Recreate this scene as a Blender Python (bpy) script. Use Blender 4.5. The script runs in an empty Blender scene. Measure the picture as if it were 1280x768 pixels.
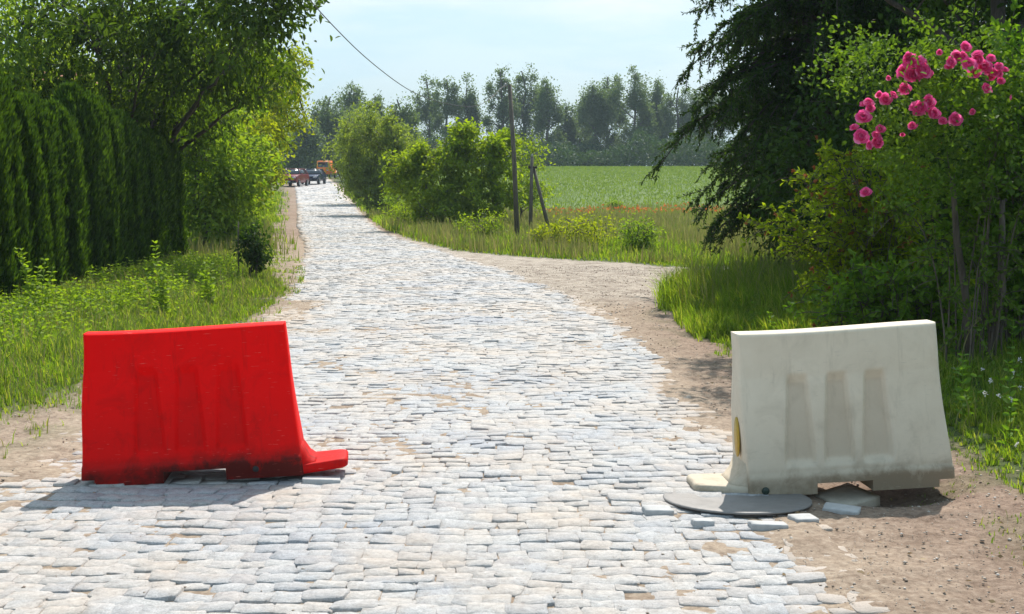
import bpy, math
import numpy as np
R = math.radians
C = bpy.context.scene.collection
S = bpy.context.scene

# ------------------------------------------------------------------ camera, sky, sun, exposure
EYE = 1.6; F = 1600.0; PITCH = math.atan((384-225)/F)
cam_d = bpy.data.cameras.new('camera'); cam = bpy.data.objects.new('camera', cam_d); C.objects.link(cam)
cam.location = (0, 0, EYE); cam.rotation_euler = (R(90)-PITCH, 0, 0)
cam_d.sensor_width = 36; cam_d.lens = 36*F/1280; cam_d.clip_end = 3000; cam_d.clip_start = 0.05
S.camera = cam
SUN_EL = R(53); SUN_AZ = R(14)        # azimuth measured from +Y towards +X
w = bpy.data.worlds.new('World'); S.world = w; w.use_nodes = True
nt = w.node_tree; nt.nodes.clear()
out = nt.nodes.new('ShaderNodeOutputWorld'); bg = nt.nodes.new('ShaderNodeBackground'); bg.inputs[1].default_value = 0.122
sky = nt.nodes.new('ShaderNodeTexSky'); sky.sky_type = 'NISHITA'; sky.sun_disc = False
sky.sun_elevation = SUN_EL; sky.sun_rotation = SUN_AZ; sky.air_density = 1.0; sky.dust_density = 3.0; sky.ozone_density = 1.2
# thin white summer cloud veil in the sky
tc = nt.nodes.new('ShaderNodeTexCoord'); mp = nt.nodes.new('ShaderNodeMapping'); mp.inputs['Scale'].default_value = (1.0, 1.0, 4.5)
nz = nt.nodes.new('ShaderNodeTexNoise'); nz.inputs['Scale'].default_value = 2.6; nz.inputs['Detail'].default_value = 7; nz.inputs['Roughness'].default_value = .55
rp = nt.nodes.new('ShaderNodeValToRGB'); rp.color_ramp.elements[0].position = .45; rp.color_ramp.elements[1].position = .68
rp.color_ramp.elements[0].color = (.6, .6, .6, 1); rp.color_ramp.elements[1].color = (.95, .95, .95, 1)
mx = nt.nodes.new('ShaderNodeMix'); mx.data_type = 'RGBA'; mx.inputs[7].default_value = (3.9, 5.3, 5.9, 1)
rp2 = nt.nodes.new('ShaderNodeValToRGB'); rp2.color_ramp.elements[0].position = .50; rp2.color_ramp.elements[1].position = .64
rp2.color_ramp.elements[0].color = (.275, .44, .545, 1); rp2.color_ramp.elements[1].color = (.52, .575, .595, 1)
vs = nt.nodes.new('ShaderNodeMix'); vs.data_type = 'RGBA'; vs.blend_type = 'MULTIPLY'; vs.inputs[0].default_value = 1; vs.inputs[7].default_value = (10, 10, 10, 1)
nt.links.new(nz.outputs[0], rp2.inputs[0]); nt.links.new(rp2.outputs[0], vs.inputs[6]); nt.links.new(vs.outputs[2], mx.inputs[7])
nt.links.new(tc.outputs['Generated'], mp.inputs[0]); nt.links.new(mp.outputs[0], nz.inputs['Vector']); nt.links.new(nz.outputs[0], rp.inputs[0])
nt.links.new(rp.outputs[0], mx.inputs[0]); nt.links.new(sky.outputs[0], mx.inputs[6]); nt.links.new(mx.outputs[2], bg.inputs[0]); nt.links.new(bg.outputs[0], out.inputs[0])
sl = bpy.data.lights.new('sun', 'SUN'); sl.energy = 4.2; sl.angle = R(.55); sl.color = (1, .95, .87)
so = bpy.data.objects.new('sun', sl); C.objects.link(so)
so.rotation_euler = (R(90)-SUN_EL, 0, math.pi-SUN_AZ); so.location = (20, 40, 60)
S.view_settings.view_transform = 'Standard'; S.view_settings.look = 'None'; S.view_settings.exposure = .58; S.view_settings.gamma = 1
S.cycles.max_bounces = 8; S.cycles.transparent_max_bounces = 8; S.cycles.volume_bounces = 0; S.cycles.diffuse_bounces = 3; S.cycles.transmission_bounces = 5

# ------------------------------------------------------------------ numeric helpers
def at(px, py, Y):
    """world point seen at a pixel of the 1280x768 photograph, at distance Y"""
    u = (px-640)/F; v = (384-py)/F; c, s = math.cos(PITCH), math.sin(PITCH)
    d = np.array([u, c+v*s, -s+v*c]); return np.array([0, 0, EYE])+d*(Y/d[1])
def hash2(i, j, seed):
    n = (i*374761393 + j*668265263 + seed*1442695041) & 0xffffffff
    n = ((n ^ (n >> 13))*1274126177) & 0xffffffff
    return ((n ^ (n >> 16)) & 0xffff)/65535.0
def vnoise(x, y, seed=0):
    x = np.asarray(x, float); y = np.asarray(y, float)
    i = np.floor(x).astype(np.int64); j = np.floor(y).astype(np.int64); fx = x-i; fy = y-j
    fx = fx*fx*(3-2*fx); fy = fy*fy*(3-2*fy)
    a = hash2(i, j, seed); b = hash2(i+1, j, seed); c = hash2(i, j+1, seed); d = hash2(i+1, j+1, seed)
    return (a*(1-fx)+b*fx)*(1-fy)+(c*(1-fx)+d*fx)*fy
def fbm(x, y, seed=0, o=4):
    r = 0; a = .5; t = 0
    for k in range(o):
        r = r+a*vnoise(x*2**k, y*2**k, seed+k*17); t += a; a *= .5
    return r/t
def sst(a, b, x):
    t = np.clip((np.asarray(x, float)-a)/(b-a), 0, 1); return t*t*(3-2*t)
def smooth_interp(x, xs, ys):
    # interpolation averaged over a window, so the profile has no kinks
    x = np.asarray(x, float); r = 0
    for k in (-1.5, -.75, 0, .75, 1.5): r = r+np.interp(x+k*(1+np.abs(x)*.04), xs, ys)
    return r/5
def road_c(Y): return smooth_interp(Y, [-50, 0, 10, 16, 25, 35, 44, 62, 110, 128, 160, 260], [-.75, -.75, -.78, -.85, -2.1, -4.0, -5.95, -8.8, -16.7, -19.8, -25.5, -43])
def road_hw(Y): return np.interp(Y, [0, 18, 26, 35, 44, 62, 110, 128, 200], [2.05, 2.0, 1.92, 1.5, 1.3, 1.45, 1.75, 1.9, 2.0])
def gz(x, y):
    x = np.asarray(x, float); y = np.asarray(y, float)
    p = smooth_interp(y, [-40, 9, 18, 29, 60, 90, 128, 160, 200, 300, 700], [0, 0, -.1, -.2, -.15, .35, 1.3, 2.0, 2.2, 1.5, -3])
    f = smooth_interp(y, [-40, 0, 45, 60, 100, 150, 167, 185, 260, 700], [0, 0, -.2, -.05, 1.35, 3.0, 3.32, 3.2, 2, -3])
    wt = sst(4, 16, x-road_c(y))*sst(30, 60, y)
    z = p*(1-wt)+f*wt
    z = z+.28*sst(2.4, 4.6, x)*sst(3, 6, y)*(1-sst(15, 19, y))          # bank on the right
    z = z+.10*sst(-3.4, -5.5, x)*(1-sst(22, 32, y))                     # bank on the left
    z = z-.11*np.exp(-((x-1.98)/.42)**2-((y-6.55)/.3)**2)               # hollow below the white barrier
    z = z+.05*np.exp(-((x-2.45)/.3)**2-((y-6.3)/.7)**2)
    cam_w = np.clip(1-y/60, 0, 1)
    return z
def gp(px, py):
    """ground point under a pixel"""
    lo, hi = 2.0, 320.0
    for Y in np.arange(3, 320, .25):
        P = at(px, py, Y)
        if P[2] < gz(P[0], Y): hi = Y; break
        lo = Y
    for _ in range(30):
        m = (lo+hi)/2; P = at(px, py, m)
        if P[2] < gz(P[0], m): hi = m
        else: lo = m
    P = at(px, py, hi); return P

# land-cover masks ---------------------------------------------------
def left_edge(y):  return np.interp(y, [0, 5, 8, 9, 13, 17, 20, 24, 30, 44, 62, 128], [-3.9, -3.6, -3.25, -3.05, -3.0, -3.05, -3.4, -4.3, -5.4, -8.1, -11.2, -22.6])
def right_edge(y): return np.interp(y, [0, 4, 6.2, 7.5, 9, 11, 14, 17, 18.5, 19.6], [2.6, 2.6, 2.5, 2.4, 2.2, 1.95, 1.95, 2.0, 2.3, 3.6])
def track_far(x):  return np.interp(x, [-6, -4.7, -1.56, -.4, 3.2, 10, 40], [50, 43.5, 32.6, 30.5, 26, 24.5, 24])
def grass_mask(x, y):
    x = np.asarray(x, float); y = np.asarray(y, float)
    wob = (fbm(x*1.3+5, y*.8, 3)-.5)*1.1+(fbm(x*5, y*4, 9)-.5)*.35
    l = sst(0.0, .45, (left_edge(y)-x)+wob*.6)
    bare = np.exp(-((x+4.95)/.75)**4-((y-28)/4.6)**4)
    l = l*(1-bare)*(1-.8*np.exp(-((x+3.3)/.3)**2-((y-8.3)/.9)**2))
    r1 = sst(0, .4, (x-right_edge(y))+wob*.5)*(y < 19.6)*sst(19.6, 19.1, y-.04*(x-3)+wob)
    r2 = sst(0, .6, (y-track_far(x))+wob)*sst(0, .4, (x-road_c(y)-road_hw(y)-.25)+wob*.3)*(x > road_c(y))
    ed = np.maximum(sst(-.75, -.1, left_edge(y)-x), sst(-.6, -.05, x-right_edge(y))*(y < 19))
    tuft = .30*ed*sst(.50, .62, fbm(x*3.1, y*2.6, 19, 3))
    return np.clip(l+r1+r2+tuft*(np.abs(x-road_c(y)) > 1.9), 0, 1)
def field_mask(x, y):
    wob = (fbm(x*.12, y*.2, 31)-.5)*10
    return sst(56, 61, y+wob*.5)*sst(6, 9, x-road_c(y)-.12*y*0+wob*.2)
def sand_on_road(x, y):
    """how far washed sand covers the paving"""
    n = fbm(x*2.2, y*1.1, 55, 5)
    e = np.abs(x-road_c(y))/road_hw(y)
    s = sst(.93, 1.06, e+(n-.5)*.35)
    # fan of sand at the right foreground and on the left shoulder
    s = np.maximum(s, sst(-.1, .35, (x-np.interp(y, [4, 4.7, 5.4, 6, 6.5, 8], [1.75, 1.5, 1.15, 1.05, 1.5, 1.6]))+(n-.5)*.9)*(y < 8))
    s = np.maximum(s, sst(-.1, .3, (np.interp(y, [4, 6.2, 6.8, 9, 12, 18], [-3.2, -2.75, -2.45, -2.3, -2.4, -2.7])-x)+(n-.5)*.7)*(y < 18))
    s = np.maximum(s, .75*np.exp(-((x+2.0)/1.0)**2-((y-13.9)/.45)**2)*sst(.35, .6, n+.15))
    return s

# ------------------------------------------------------------------ mesh builder
class MB:
    def __init__(s): s.v = []; s.f = []; s.n = 0; s.att = []
    def add(s, v, *fs):
        v = np.asarray(v, np.float32).reshape(-1, 3); s.v.append(v)
        for f in fs: 
            f = np.asarray(f, np.int64)
            if f.size: s.f.append(f+s.n)
        s.n += len(v)
    def box(s, c, d, rz=0, M=None, bev=0):
        c = np.array(c, float); d = np.array(d, float)/2
        if bev > 0:
            b = min(bev, *(d*.9)); P = []; 
            for sx in (-1, 1):
                for sy in (-1, 1):
                    for sz in (-1, 1):
                        P += [(sx*d[0], sy*(d[1]-b), sz*(d[2]-b)), (sx*(d[0]-b), sy*d[1], sz*(d[2]-b)), (sx*(d[0]-b), sy*(d[1]-b), sz*d[2])]
            P = np.array(P); I = lambda a, b_, c_, k: (a*4+b_*2+c_)*3+k
            q = []; t = []
            for a in (0, 1):
                o = 1 if a else -1
                q += [[I(a,0,0,0), I(a,1,0,0), I(a,1,1,0), I(a,0,1,0)][::o], [I(1,a,0,1), I(0,a,0,1), I(0,a,1,1), I(1,a,1,1)][::o], [I(0,0,a,2), I(1,0,a,2), I(1,1,a,2), I(0,1,a,2)][::o]]
                for b2 in (0, 1):
                    o = 1 if a == b2 else -1
                    q += [[I(a,b2,0,0), I(a,b2,0,1), I(a,b2,1,1), I(a,b2,1,0)][::-o], [I(a,0,b2,0), I(a,1,b2,0), I(a,1,b2,2), I(a,0,b2,2)][::-o], [I(0,a,b2,1), I(1,a,b2,1), I(1,a,b2,2), I(0,a,b2,2)][::o]]
                    for c2 in (0, 1):
                        o = 1 if (a+b2+c2) % 2 == 1 else -1
                        t.append([I(a,b2,c2,0), I(a,b2,c2,1), I(a,b2,c2,2)][::o])
            F_ = [np.array(q), np.array(t)]
        else:
            P = np.array([(x, y, z) for x in (-1, 1) for y in (-1, 1) for z in (-1, 1)])*d
            F_ = [np.array([(0,1,3,2), (4,6,7,5), (0,4,5,1), (2,3,7,6), (0,2,6,4), (1,5,7,3)])]
        cz, sz = math.cos(rz), math.sin(rz)
        P = P@np.array([[cz, sz, 0], [-sz, cz, 0], [0, 0, 1]])
        if M is not None: P = P@np.array(M).T
        s.add(P+c, *F_)
    def tube(s, pts, rad, sides=6, caps=True):
        pts = np.asarray(pts, float); n = len(pts); rad = np.broadcast_to(np.asarray(rad, float), (n,))
        t = np.gradient(pts, axis=0); t /= np.linalg.norm(t, axis=1, keepdims=True)+1e-9
        ref = np.where(np.abs(t[:, 2:3]) > .9, np.array([[1., 0, 0]]), np.array([[0, 0, 1.]]))
        if np.abs(t[:, 2]).max() > .5: ref = np.tile([[1., .13, 0]], (n, 1))
        a = np.cross(t, ref); a /= np.linalg.norm(a, axis=1, keepdims=True)+1e-9; b = np.cross(t, a)
        th = np.arange(sides)*2*np.pi/sides
        V = pts[:, None]+rad[:, None, None]*(a[:, None]*np.cos(th)[None, :, None]+b[:, None]*np.sin(th)[None, :, None])
        i = np.arange(n-1)[:, None]*sides; j = np.arange(sides)[None]; k = (j+1) % sides
        Q = np.stack([i+j, i+k, i+sides+k, i+sides+j], -1).reshape(-1, 4)
        fs = [Q]
        if caps and sides <= 24: fs += [np.arange(sides)[None, ::-1], (np.arange(sides)+(n-1)*sides)[None]]
        s.add(V.reshape(-1, 3), *fs)
    def lathe(s, prof, c=(0, 0, 0), sides=24, axis='z'):
        prof = np.asarray(prof, float); n = len(prof); th = np.arange(sides)*2*np.pi/sides
        V = np.stack([prof[:, 0:1]*np.cos(th), prof[:, 0:1]*np.sin(th), np.repeat(prof[:, 1:2], sides, 1)], -1).reshape(-1, 3)
        if axis == 'x': V = V[:, [2, 0, 1]]
        if axis == 'y': V = V[:, [1, 2, 0]]
        i = np.arange(n-1)[:, None]*sides; j = np.arange(sides)[None]; k = (j+1) % sides
        s.add(V+np.array(c), np.stack([i+j, i+k, i+sides+k, i+sides+j], -1).reshape(-1, 4))
    def prism(s, poly, w, c=(0, 0, 0), taper=None):
        """side outline (y,z) extruded across x"""
        p = np.array(poly, float); n = len(p); hw = np.full(n, w/2) if taper is None else np.array(taper)/2
        V = np.concatenate([np.stack([-hw, p[:, 0], p[:, 1]], 1), np.stack([hw, p[:, 0], p[:, 1]], 1)])+np.array(c)
        i = np.arange(n); k = (i+1) % n
        s.add(V, np.stack([i, k, k+n, i+n], 1), i[None, ::-1], (i+n)[None])
    def build(s, name, mat, parent=None, smooth=False, mat2=None, n2=0):
        me = bpy.data.meshes.new(name); V = np.concatenate(s.v)
        me.vertices.add(len(V)); me.vertices.foreach_set('co', V.ravel())
        ls = np.concatenate([f.ravel() for f in s.f]); tot = np.concatenate([np.full(len(f), f.shape[1]) for f in s.f])
        me.loops.add(len(ls)); me.loops.foreach_set('vertex_index', ls.astype(np.int32))
        me.polygons.add(len(tot)); st = np.concatenate([[0], np.cumsum(tot)[:-1]])
        me.polygons.foreach_set('loop_start', st.astype(np.int32)); me.polygons.foreach_set('loop_total', tot.astype(np.int32))
        if smooth: me.polygons.foreach_set('use_smooth', np.ones(len(tot), bool))
        for an, arr in s.att:
            a = me.attributes.new(an, 'FLOAT', 'POINT'); a.data.foreach_set('value', np.asarray(arr, np.float32).ravel())
        me.update(calc_edges=True); me.materials.append(mat)
        if mat2: me.materials.append(mat2); mi = np.zeros(len(tot), np.int32); mi[-n2:] = 1; me.polygons.foreach_set('material_index', mi)
        o = bpy.data.objects.new(name, me); C.objects.link(o)
        if parent: o.parent = parent
        return o
def fix_normals(o):
    import bmesh
    bm = bmesh.new(); bm.from_mesh(o.data); bmesh.ops.recalc_face_normals(bm, faces=bm.faces[:]); bm.to_mesh(o.data); bm.free(); return o
def tag(o, label=None, cat=None, group=None, kind=None):
    if label: o['label'] = label
    if cat: o['category'] = cat
    if group: o['group'] = group
    if kind: o['kind'] = kind
    return o
def thing(name, label, cat, loc=(0, 0, 0), rz=0, group=None):
    o = bpy.data.objects.new(name, None); C.objects.link(o); o.empty_display_size = .3
    o.location = tuple(float(a) for a in loc); o.rotation_euler = (0, 0, rz); return tag(o, label, cat, group)
def copy_tree(o, parent=None):
    c = o.copy(); C.objects.link(c)
    if parent: c.parent = parent
    for ch in [x for x in o.children]: copy_tree(ch, c)
    return c

# ------------------------------------------------------------------ materials
def newmat(name):
    m = bpy.data.materials.new(name); m.use_nodes = True; n = m.node_tree; b = n.nodes['Principled BSDF']; return m, n, b
def N(n, t, **k):
    x = n.nodes.new('ShaderNode'+t)
    for a, v in k.items():
        if a in ('op',): x.operation = v
        else: x.inputs[a].default_value = v
    return x
def ramp(n, src, stops):
    r = n.nodes.new('ShaderNodeValToRGB'); e = r.color_ramp.elements
    while len(e) < len(stops): e.new(.5)
    for i, (p, c) in enumerate(stops): e[i].position = p; e[i].color = (*c, 1)
    n.links.new(src, r.inputs[0]); return r.outputs[0]
def mixc(n, fac, a, b, mode='MIX'):
    m = n.nodes.new('ShaderNodeMix'); m.data_type = 'RGBA'; m.blend_type = mode
    for s, v in ((0, fac), (6, a), (7, b)):
        if isinstance(v, (int, float)): m.inputs[s].default_value = v
        elif isinstance(v, tuple): m.inputs[s].default_value = (*v, 1)
        else: n.links.new(v, m.inputs[s])
    return m.outputs[2]
def math_(n, op, a, b=None, clamp=False):
    m = n.nodes.new('ShaderNodeMath'); m.operation = op; m.use_clamp = clamp
    for s, v in ((0, a), (1, b)):
        if v is None: continue
        if isinstance(v, (int, float)): m.inputs[s].default_value = v
        else: n.links.new(v, m.inputs[s])
    return m.outputs[0]
def noise(n, vec, scale, detail=5, rough=.6, dist=0):
    t = n.nodes.new('ShaderNodeTexNoise'); t.inputs['Scale'].default_value = scale; t.inputs['Detail'].default_value = detail; t.inputs['Roughness'].default_value = rough; t.inputs['Distortion'].default_value = dist
    if vec is not None: n.links.new(vec, t.inputs['Vector'])
    return t.outputs[0]
def bump(n, b, h, strength=.4, dist=.01):
    x = n.nodes.new('ShaderNodeBump'); x.inputs['Strength'].default_value = strength; x.inputs['Distance'].default_value = dist
    n.links.new(h, x.inputs['Height']); n.links.new(x.outputs[0], b.inputs['Normal']); return x
def objco(n): return n.nodes.new('ShaderNodeTexCoord').outputs['Object']
def attr(n, name): a = n.nodes.new('ShaderNodeAttribute'); a.attribute_name = name; return a.outputs['Fac']

def leaf_mat(name, cols, trans=.4, tcol=None, rough=.62, patch=None, spec=.12):
    """cols: 3-4 leaf colours picked leaf by leaf; the leaf also passes light"""
    m, n, b = newmat(name); g = n.nodes.new('ShaderNodeNewGeometry')
    k = len(cols); c = ramp(n, g.outputs['Random Per Island'], [(i/(k-1), cols[i]) for i in range(k)])
    big = noise(n, objco(n), .9, 2, .5)
    c = mixc(n, math_(n, 'MULTIPLY', big, .55), c, patch or tuple(min(1, a*1.5) for a in cols[-1]))
    n.links.new(c, b.inputs['Base Color']); b.inputs['Roughness'].default_value = rough; b.inputs['Specular IOR Level'].default_value = spec
    t = n.nodes.new('ShaderNodeBsdfTranslucent'); tc_ = mixc(n, 1.0, c, tcol or (2.3, 2.4, .45), 'MULTIPLY'); n.links.new(tc_, t.inputs[0])
    ms = n.nodes.new('ShaderNodeMixShader'); ms.inputs[0].default_value = trans
    n.links.new(b.outputs[0], ms.inputs[1]); n.links.new(t.outputs[0], ms.inputs[2]); n.links.new(ms.outputs[0], n.nodes['Material Output'].inputs[0])
    return m
def bark_mat(name, c1, c2):
    m, n, b = newmat(name); co = objco(n); mp_ = n.nodes.new('ShaderNodeMapping'); mp_.inputs['Scale'].default_value = (9, 9, 1.6); n.links.new(co, mp_.inputs[0])
    h = noise(n, mp_.outputs[0], 3, 6, .65, .6); c = ramp(n, h, [(.3, c1), (.7, c2)])
    n.links.new(c, b.inputs['Base Color']); b.inputs['Roughness'].default_value = .9; bump(n, b, h, .8, .03); return m
def plain(name, col, rough=.6, var=.25, scale=6, metal=0, bmp=.1, spec=.5):
    m, n, b = newmat(name); co = objco(n); h = noise(n, co, scale, 5, .6)
    c = mixc(n, h, tuple(a*(1-var) for a in col), tuple(min(1, a*(1+var)) for a in col))
    n.links.new(c, b.inputs['Base Color']); b.inputs['Roughness'].default_value = rough; b.inputs['Metallic'].default_value = metal; b.inputs['Specular IOR Level'].default_value = spec
    bump(n, b, h, bmp, .01); return m

def ground_mat():
    m, n, b = newmat('ground_soil'); co = objco(n)
    big = noise(n, co, .9, 5, .6); fine = noise(n, co, 26, 8, .7); vf = noise(n, co, 130, 4, .7)
    sand = ramp(n, fine, [(.25, (.17, .125, .09)), (.5, (.33, .255, .19)), (.75, (.46, .375, .29))])
    pink = ramp(n, fine, [(.25, (.085, .052, .038)), (.5, (.21, .135, .10)), (.75, (.32, .23, .18))])
    dirt = mixc(n, attr(n, 'pink'), sand, pink)
    grav = ramp(n, noise(n, co, 60, 3, .8), [(.35, (.14, .12, .10)), (.5, (.34, .30, .26)), (.66, (.56, .52, .47))])
    gl = noise(n, co, 3.5, 7, .8); grav = mixc(n, 1.0, grav, ramp(n, gl, [(.35, (.62, .58, .55)), (.5, (1, .97, .93)), (.65, (1.2, 1.18, 1.15))]), 'MULTIPLY')
    dirt = mixc(n, math_(n, 'MULTIPLY', attr(n, 'gravel'), .8), dirt, grav)
    dirt = mixc(n, 1.0, dirt, ramp(n, gl, [(.38, (.72, .68, .66)), (.52, (1, 1, 1)), (.66, (1.12, 1.1, 1.07))]), 'MULTIPLY')
    vor = n.nodes.new('ShaderNodeTexVoronoi'); vor.inputs['Scale'].default_value = 45; n.links.new(co, vor.inputs['Vector'])
    speck = ramp(n, vor.outputs['Distance'], [(.08, (1, 1, 1)), (.16, (0, 0, 0))])
    dirt = mixc(n, math_(n, 'MULTIPLY', speck, .4), dirt, (.09, .06, .045))
    soil = ramp(n, fine, [(.3, (.03, .045, .012)), (.55, (.06, .085, .022)), (.75, (.12, .12, .05))])
    c = mixc(n, attr(n, 'grass'), dirt, soil)
    mp_ = n.nodes.new('ShaderNodeMapping'); mp_.inputs['Scale'].default_value = (.35, 1.2, 1); n.links.new(co, mp_.inputs[0])
    fn = noise(n, mp_.outputs[0], .35, 6, .65)
    crop = ramp(n, fn, [(.3, (.09, .14, .035)), (.5, (.125, .175, .05)), (.7, (.17, .205, .075))])
    crop = mixc(n, math_(n, 'MULTIPLY', fine, .5), crop, (.045, .08, .02))
    c = mixc(n, attr(n, 'field'), c, crop)
    dry = ramp(n, noise(n, co, 2.2, 6, .7), [(.3, (.10, .11, .035)), (.5, (.26, .17, .07)), (.68, (.33, .20, .09))])
    c = mixc(n, attr(n, 'dry'), c, dry)
    n.links.new(c, b.inputs['Base Color']); b.inputs['Roughness'].default_value = .95; b.inputs['Specular IOR Level'].default_value = .2
    h = math_(n, 'ADD', fine, math_(n, 'MULTIPLY', vf, .4)); bump(n, b, h, .9, .012); return m
def stone_mat():
    m, n, b = newmat('paving_stone'); co = objco(n); g = n.nodes.new('ShaderNodeNewGeometry')
    c = ramp(n, g.outputs['Random Per Island'], [(0, (.36, .36, .37)), (.3, (.40, .40, .405)), (.55, (.42, .41, .40)), (.8, (.385, .39, .40)), (.93, (.41, .385, .365)), (1, (.35, .34, .345))])
    fine = noise(n, co, 38, 7, .7); vf = noise(n, co, 150, 3, .7); big = noise(n, co, 1.3, 5, .65)
    c = mixc(n, 1.0, c, ramp(n, fine, [(.28, (.62, .62, .62)), (.5, (1, 1, 1)), (.72, (1.22, 1.21, 1.2))]), 'MULTIPLY')
    c = mixc(n, 1.0, c, ramp(n, vf, [(.3, (.72, .71, .70)), (.62, (1.15, 1.15, 1.15))]), 'MULTIPLY')
    c = mixc(n, 1.0, c, ramp(n, noise(n, co, .55, 4, .6), [(.35, (.86, .89, .95)), (.5, (1, 1, 1)), (.65, (1.06, 1.0, .95))]), 'MULTIPLY')
    dust = ramp(n, big, [(.44, (0, 0, 0)), (.66, (.75, .75, .75))])
    c = mixc(n, dust, c, ramp(n, fine, [(.3, (.36, .29, .235)), (.7, (.53, .46, .39))]))
    c = mixc(n, math_(n, 'MULTIPLY', attr(n, 'sand'), .85), c, (.42, .335, .265))
    n.links.new(c, b.inputs['Base Color']); b.inputs['Roughness'].default_value = .72; b.inputs['Specular IOR Level'].default_value = .4
    bump(n, b, math_(n, 'ADD', fine, math_(n, 'MULTIPLY', vf, .6)), .9, .009); return m
def plastic_mat(name, c_lo, c_hi, dirtc, rec, scratch):
    m, n, b = newmat(name); co = objco(n)
    n1 = noise(n, co, 3.2, 6, .65, .4); n2 = noise(n, co, 22, 6, .7); c = mixc(n, n1, c_lo, c_hi)
    mp_ = n.nodes.new('ShaderNodeMapping'); mp_.inputs['Scale'].default_value = (14, 14, 1.2); n.links.new(co, mp_.inputs[0])
    streak = noise(n, mp_.outputs[0], 1.6, 5, .7)
    low = attr(n, 'low')
    d = math_(n, 'MULTIPLY', low, math_(n, 'ADD', n1, .32), True)
    d = math_(n, 'MULTIPLY', d, math_(n, 'ADD', n2, .55), True)
    blot = ramp(n, noise(n, co, 5.5, 7, .7, .6), [(.5, (0, 0, 0)), (.68, (1, 1, 1))])
    d = math_(n, 'ADD', d, math_(n, 'MULTIPLY', blot, .17), True)
    d = math_(n, 'ADD', d, math_(n, 'MULTIPLY', math_(n, 'MULTIPLY', blot, low), .35), True)
    c = mixc(n, d, c, dirtc)
    c = mixc(n, math_(n, 'MULTIPLY', attr(n, 'rec'), rec), c, tuple(a*.75 for a in dirtc) if rec < .3 else (.42, .33, .24))
    c = mixc(n, ramp(n, streak, [(.56, (0, 0, 0)), (.78, (.3, .3, .3))]), c, dirtc)
    mp2 = n.nodes.new('ShaderNodeMapping'); mp2.inputs['Scale'].default_value = (3, 3, 40); n.links.new(co, mp2.inputs[0])
    sc = ramp(n, noise(n, mp2.outputs[0], 5, 3, .5), [(.69, (0, 0, 0)), (.72, (.5, .5, .5))])
    c = mixc(n, sc, c, scratch)
    n.links.new(c, b.inputs['Base Color']); b.inputs['Roughness'].default_value = .6; b.inputs['Specular IOR Level'].default_value = .10
    bump(n, b, math_(n, 'ADD', n2, n1), .25, .006); return m

M = {}
M['ground'] = ground_mat(); M['stone'] = stone_mat()
M['grass'] = leaf_mat('grass_blade', [(.04, .09, .012), (.085, .165, .02), (.15, .235, .035), (.29, .27, .12)], .5, patch=(.15, .17, .05))
M['grass_dry'] = leaf_mat('dry_grass', [(.17, .18, .06), (.25, .22, .10), (.33, .28, .15), (.12, .16, .04)], .35, (1.3, 1.25, .8))
M['crop'] = leaf_mat('crop_leaf', [(.085, .14, .034), (.115, .165, .045), (.15, .19, .065)], .3)
M['weed'] = leaf_mat('weed_leaf', [(.07, .13, .018), (.12, .19, .025), (.19, .25, .04)], .42)
M['thuja'] = leaf_mat('thuja_spray', [(.012, .034, .006), (.034, .075, .011), (.08, .135, .018)], .24, patch=(.08, .135, .017))
M['walnut'] = leaf_mat('walnut_leaf', [(.012, .028, .006), (.03, .058, .009), (.075, .115, .017)], .34)
M['bright'] = leaf_mat('bright_leaf', [(.08, .14, .014), (.14, .21, .02), (.22, .27, .03)], .48, patch=(.22, .24, .025))
M['yellow'] = leaf_mat('yellow_green_leaf', [(.12, .17, .014), (.19, .23, .018), (.27, .28, .025)], .45, patch=(.22, .22, .015))
M['mid'] = leaf_mat('mid_green_leaf', [(.05, .10, .016), (.10, .16, .024), (.16, .21, .04)], .45)
M['olive'] = leaf_mat('olive_leaf', [(.06, .09, .022), (.11, .145, .04), (.17, .20, .065)], .45)
M['far'] = leaf_mat('far_leaf', [(.04, .07, .026), (.08, .12, .042), (.15, .19, .075)], .45, (1.4, 1.5, .8))
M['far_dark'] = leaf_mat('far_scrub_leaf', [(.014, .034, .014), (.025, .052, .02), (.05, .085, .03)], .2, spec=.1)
M['dark'] = leaf_mat('dark_leaf', [(.012, .03, .008), (.022, .05, .012), (.045, .08, .02)], .3)
M['needle'] = leaf_mat('conifer_needle', [(.010, .026, .008), (.022, .048, .012), (.06, .10, .024)], .28, patch=(.05, .09, .02))
M['rose_leaf'] = leaf_mat('rose_leaf', [(.022, .055, .010), (.05, .10, .015), (.12, .18, .03)], .32)
M['elder'] = leaf_mat('elder_leaf', [(.03, .08, .014), (.07, .14, .02), (.13, .21, .035)], .42)
M['redtip'] = leaf_mat('red_tip_leaf', [(.22, .06, .03), (.30, .10, .04), (.2, .12, .04)], .4, (1.4, 1.0, .8))
M['petal'] = leaf_mat('rose_petal', [(.74, .035, .22), (.88, .12, .40), (.95, .36, .60)], .5, (1.15, 1.15, 1.1), patch=(.92, .18, .46))
M['poppy'] = leaf_mat('poppy_petal', [(.5, .14, .03), (.6, .22, .06), (.5, .10, .03)], .4, (1.2, 1, .8), patch=(.7, .2, .05))
M['litter'] = leaf_mat('dry_leaf', [(.10, .06, .03), (.20, .13, .07), (.33, .25, .14)], .1, (1, 1, 1))
M['clover'] = leaf_mat('clover_flower', [(.45, .35, .5), (.6, .55, .6), (.7, .68, .6)], .2, (1, 1, 1))
M['bark'] = bark_mat('bark', (.05, .038, .028), (.16, .13, .10))
M['bark_dark'] = bark_mat('dark_bark', (.025, .02, .016), (.09, .07, .055))
M['pole'] = bark_mat('weathered_pole_wood', (.07, .055, .045), (.19, .16, .13))
M['red'] = plastic_mat('red_plastic', (.80, .0012, .0012), (.92, .002, .002), (.09, .012, .009), .12, (.75, .25, .2))
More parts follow.
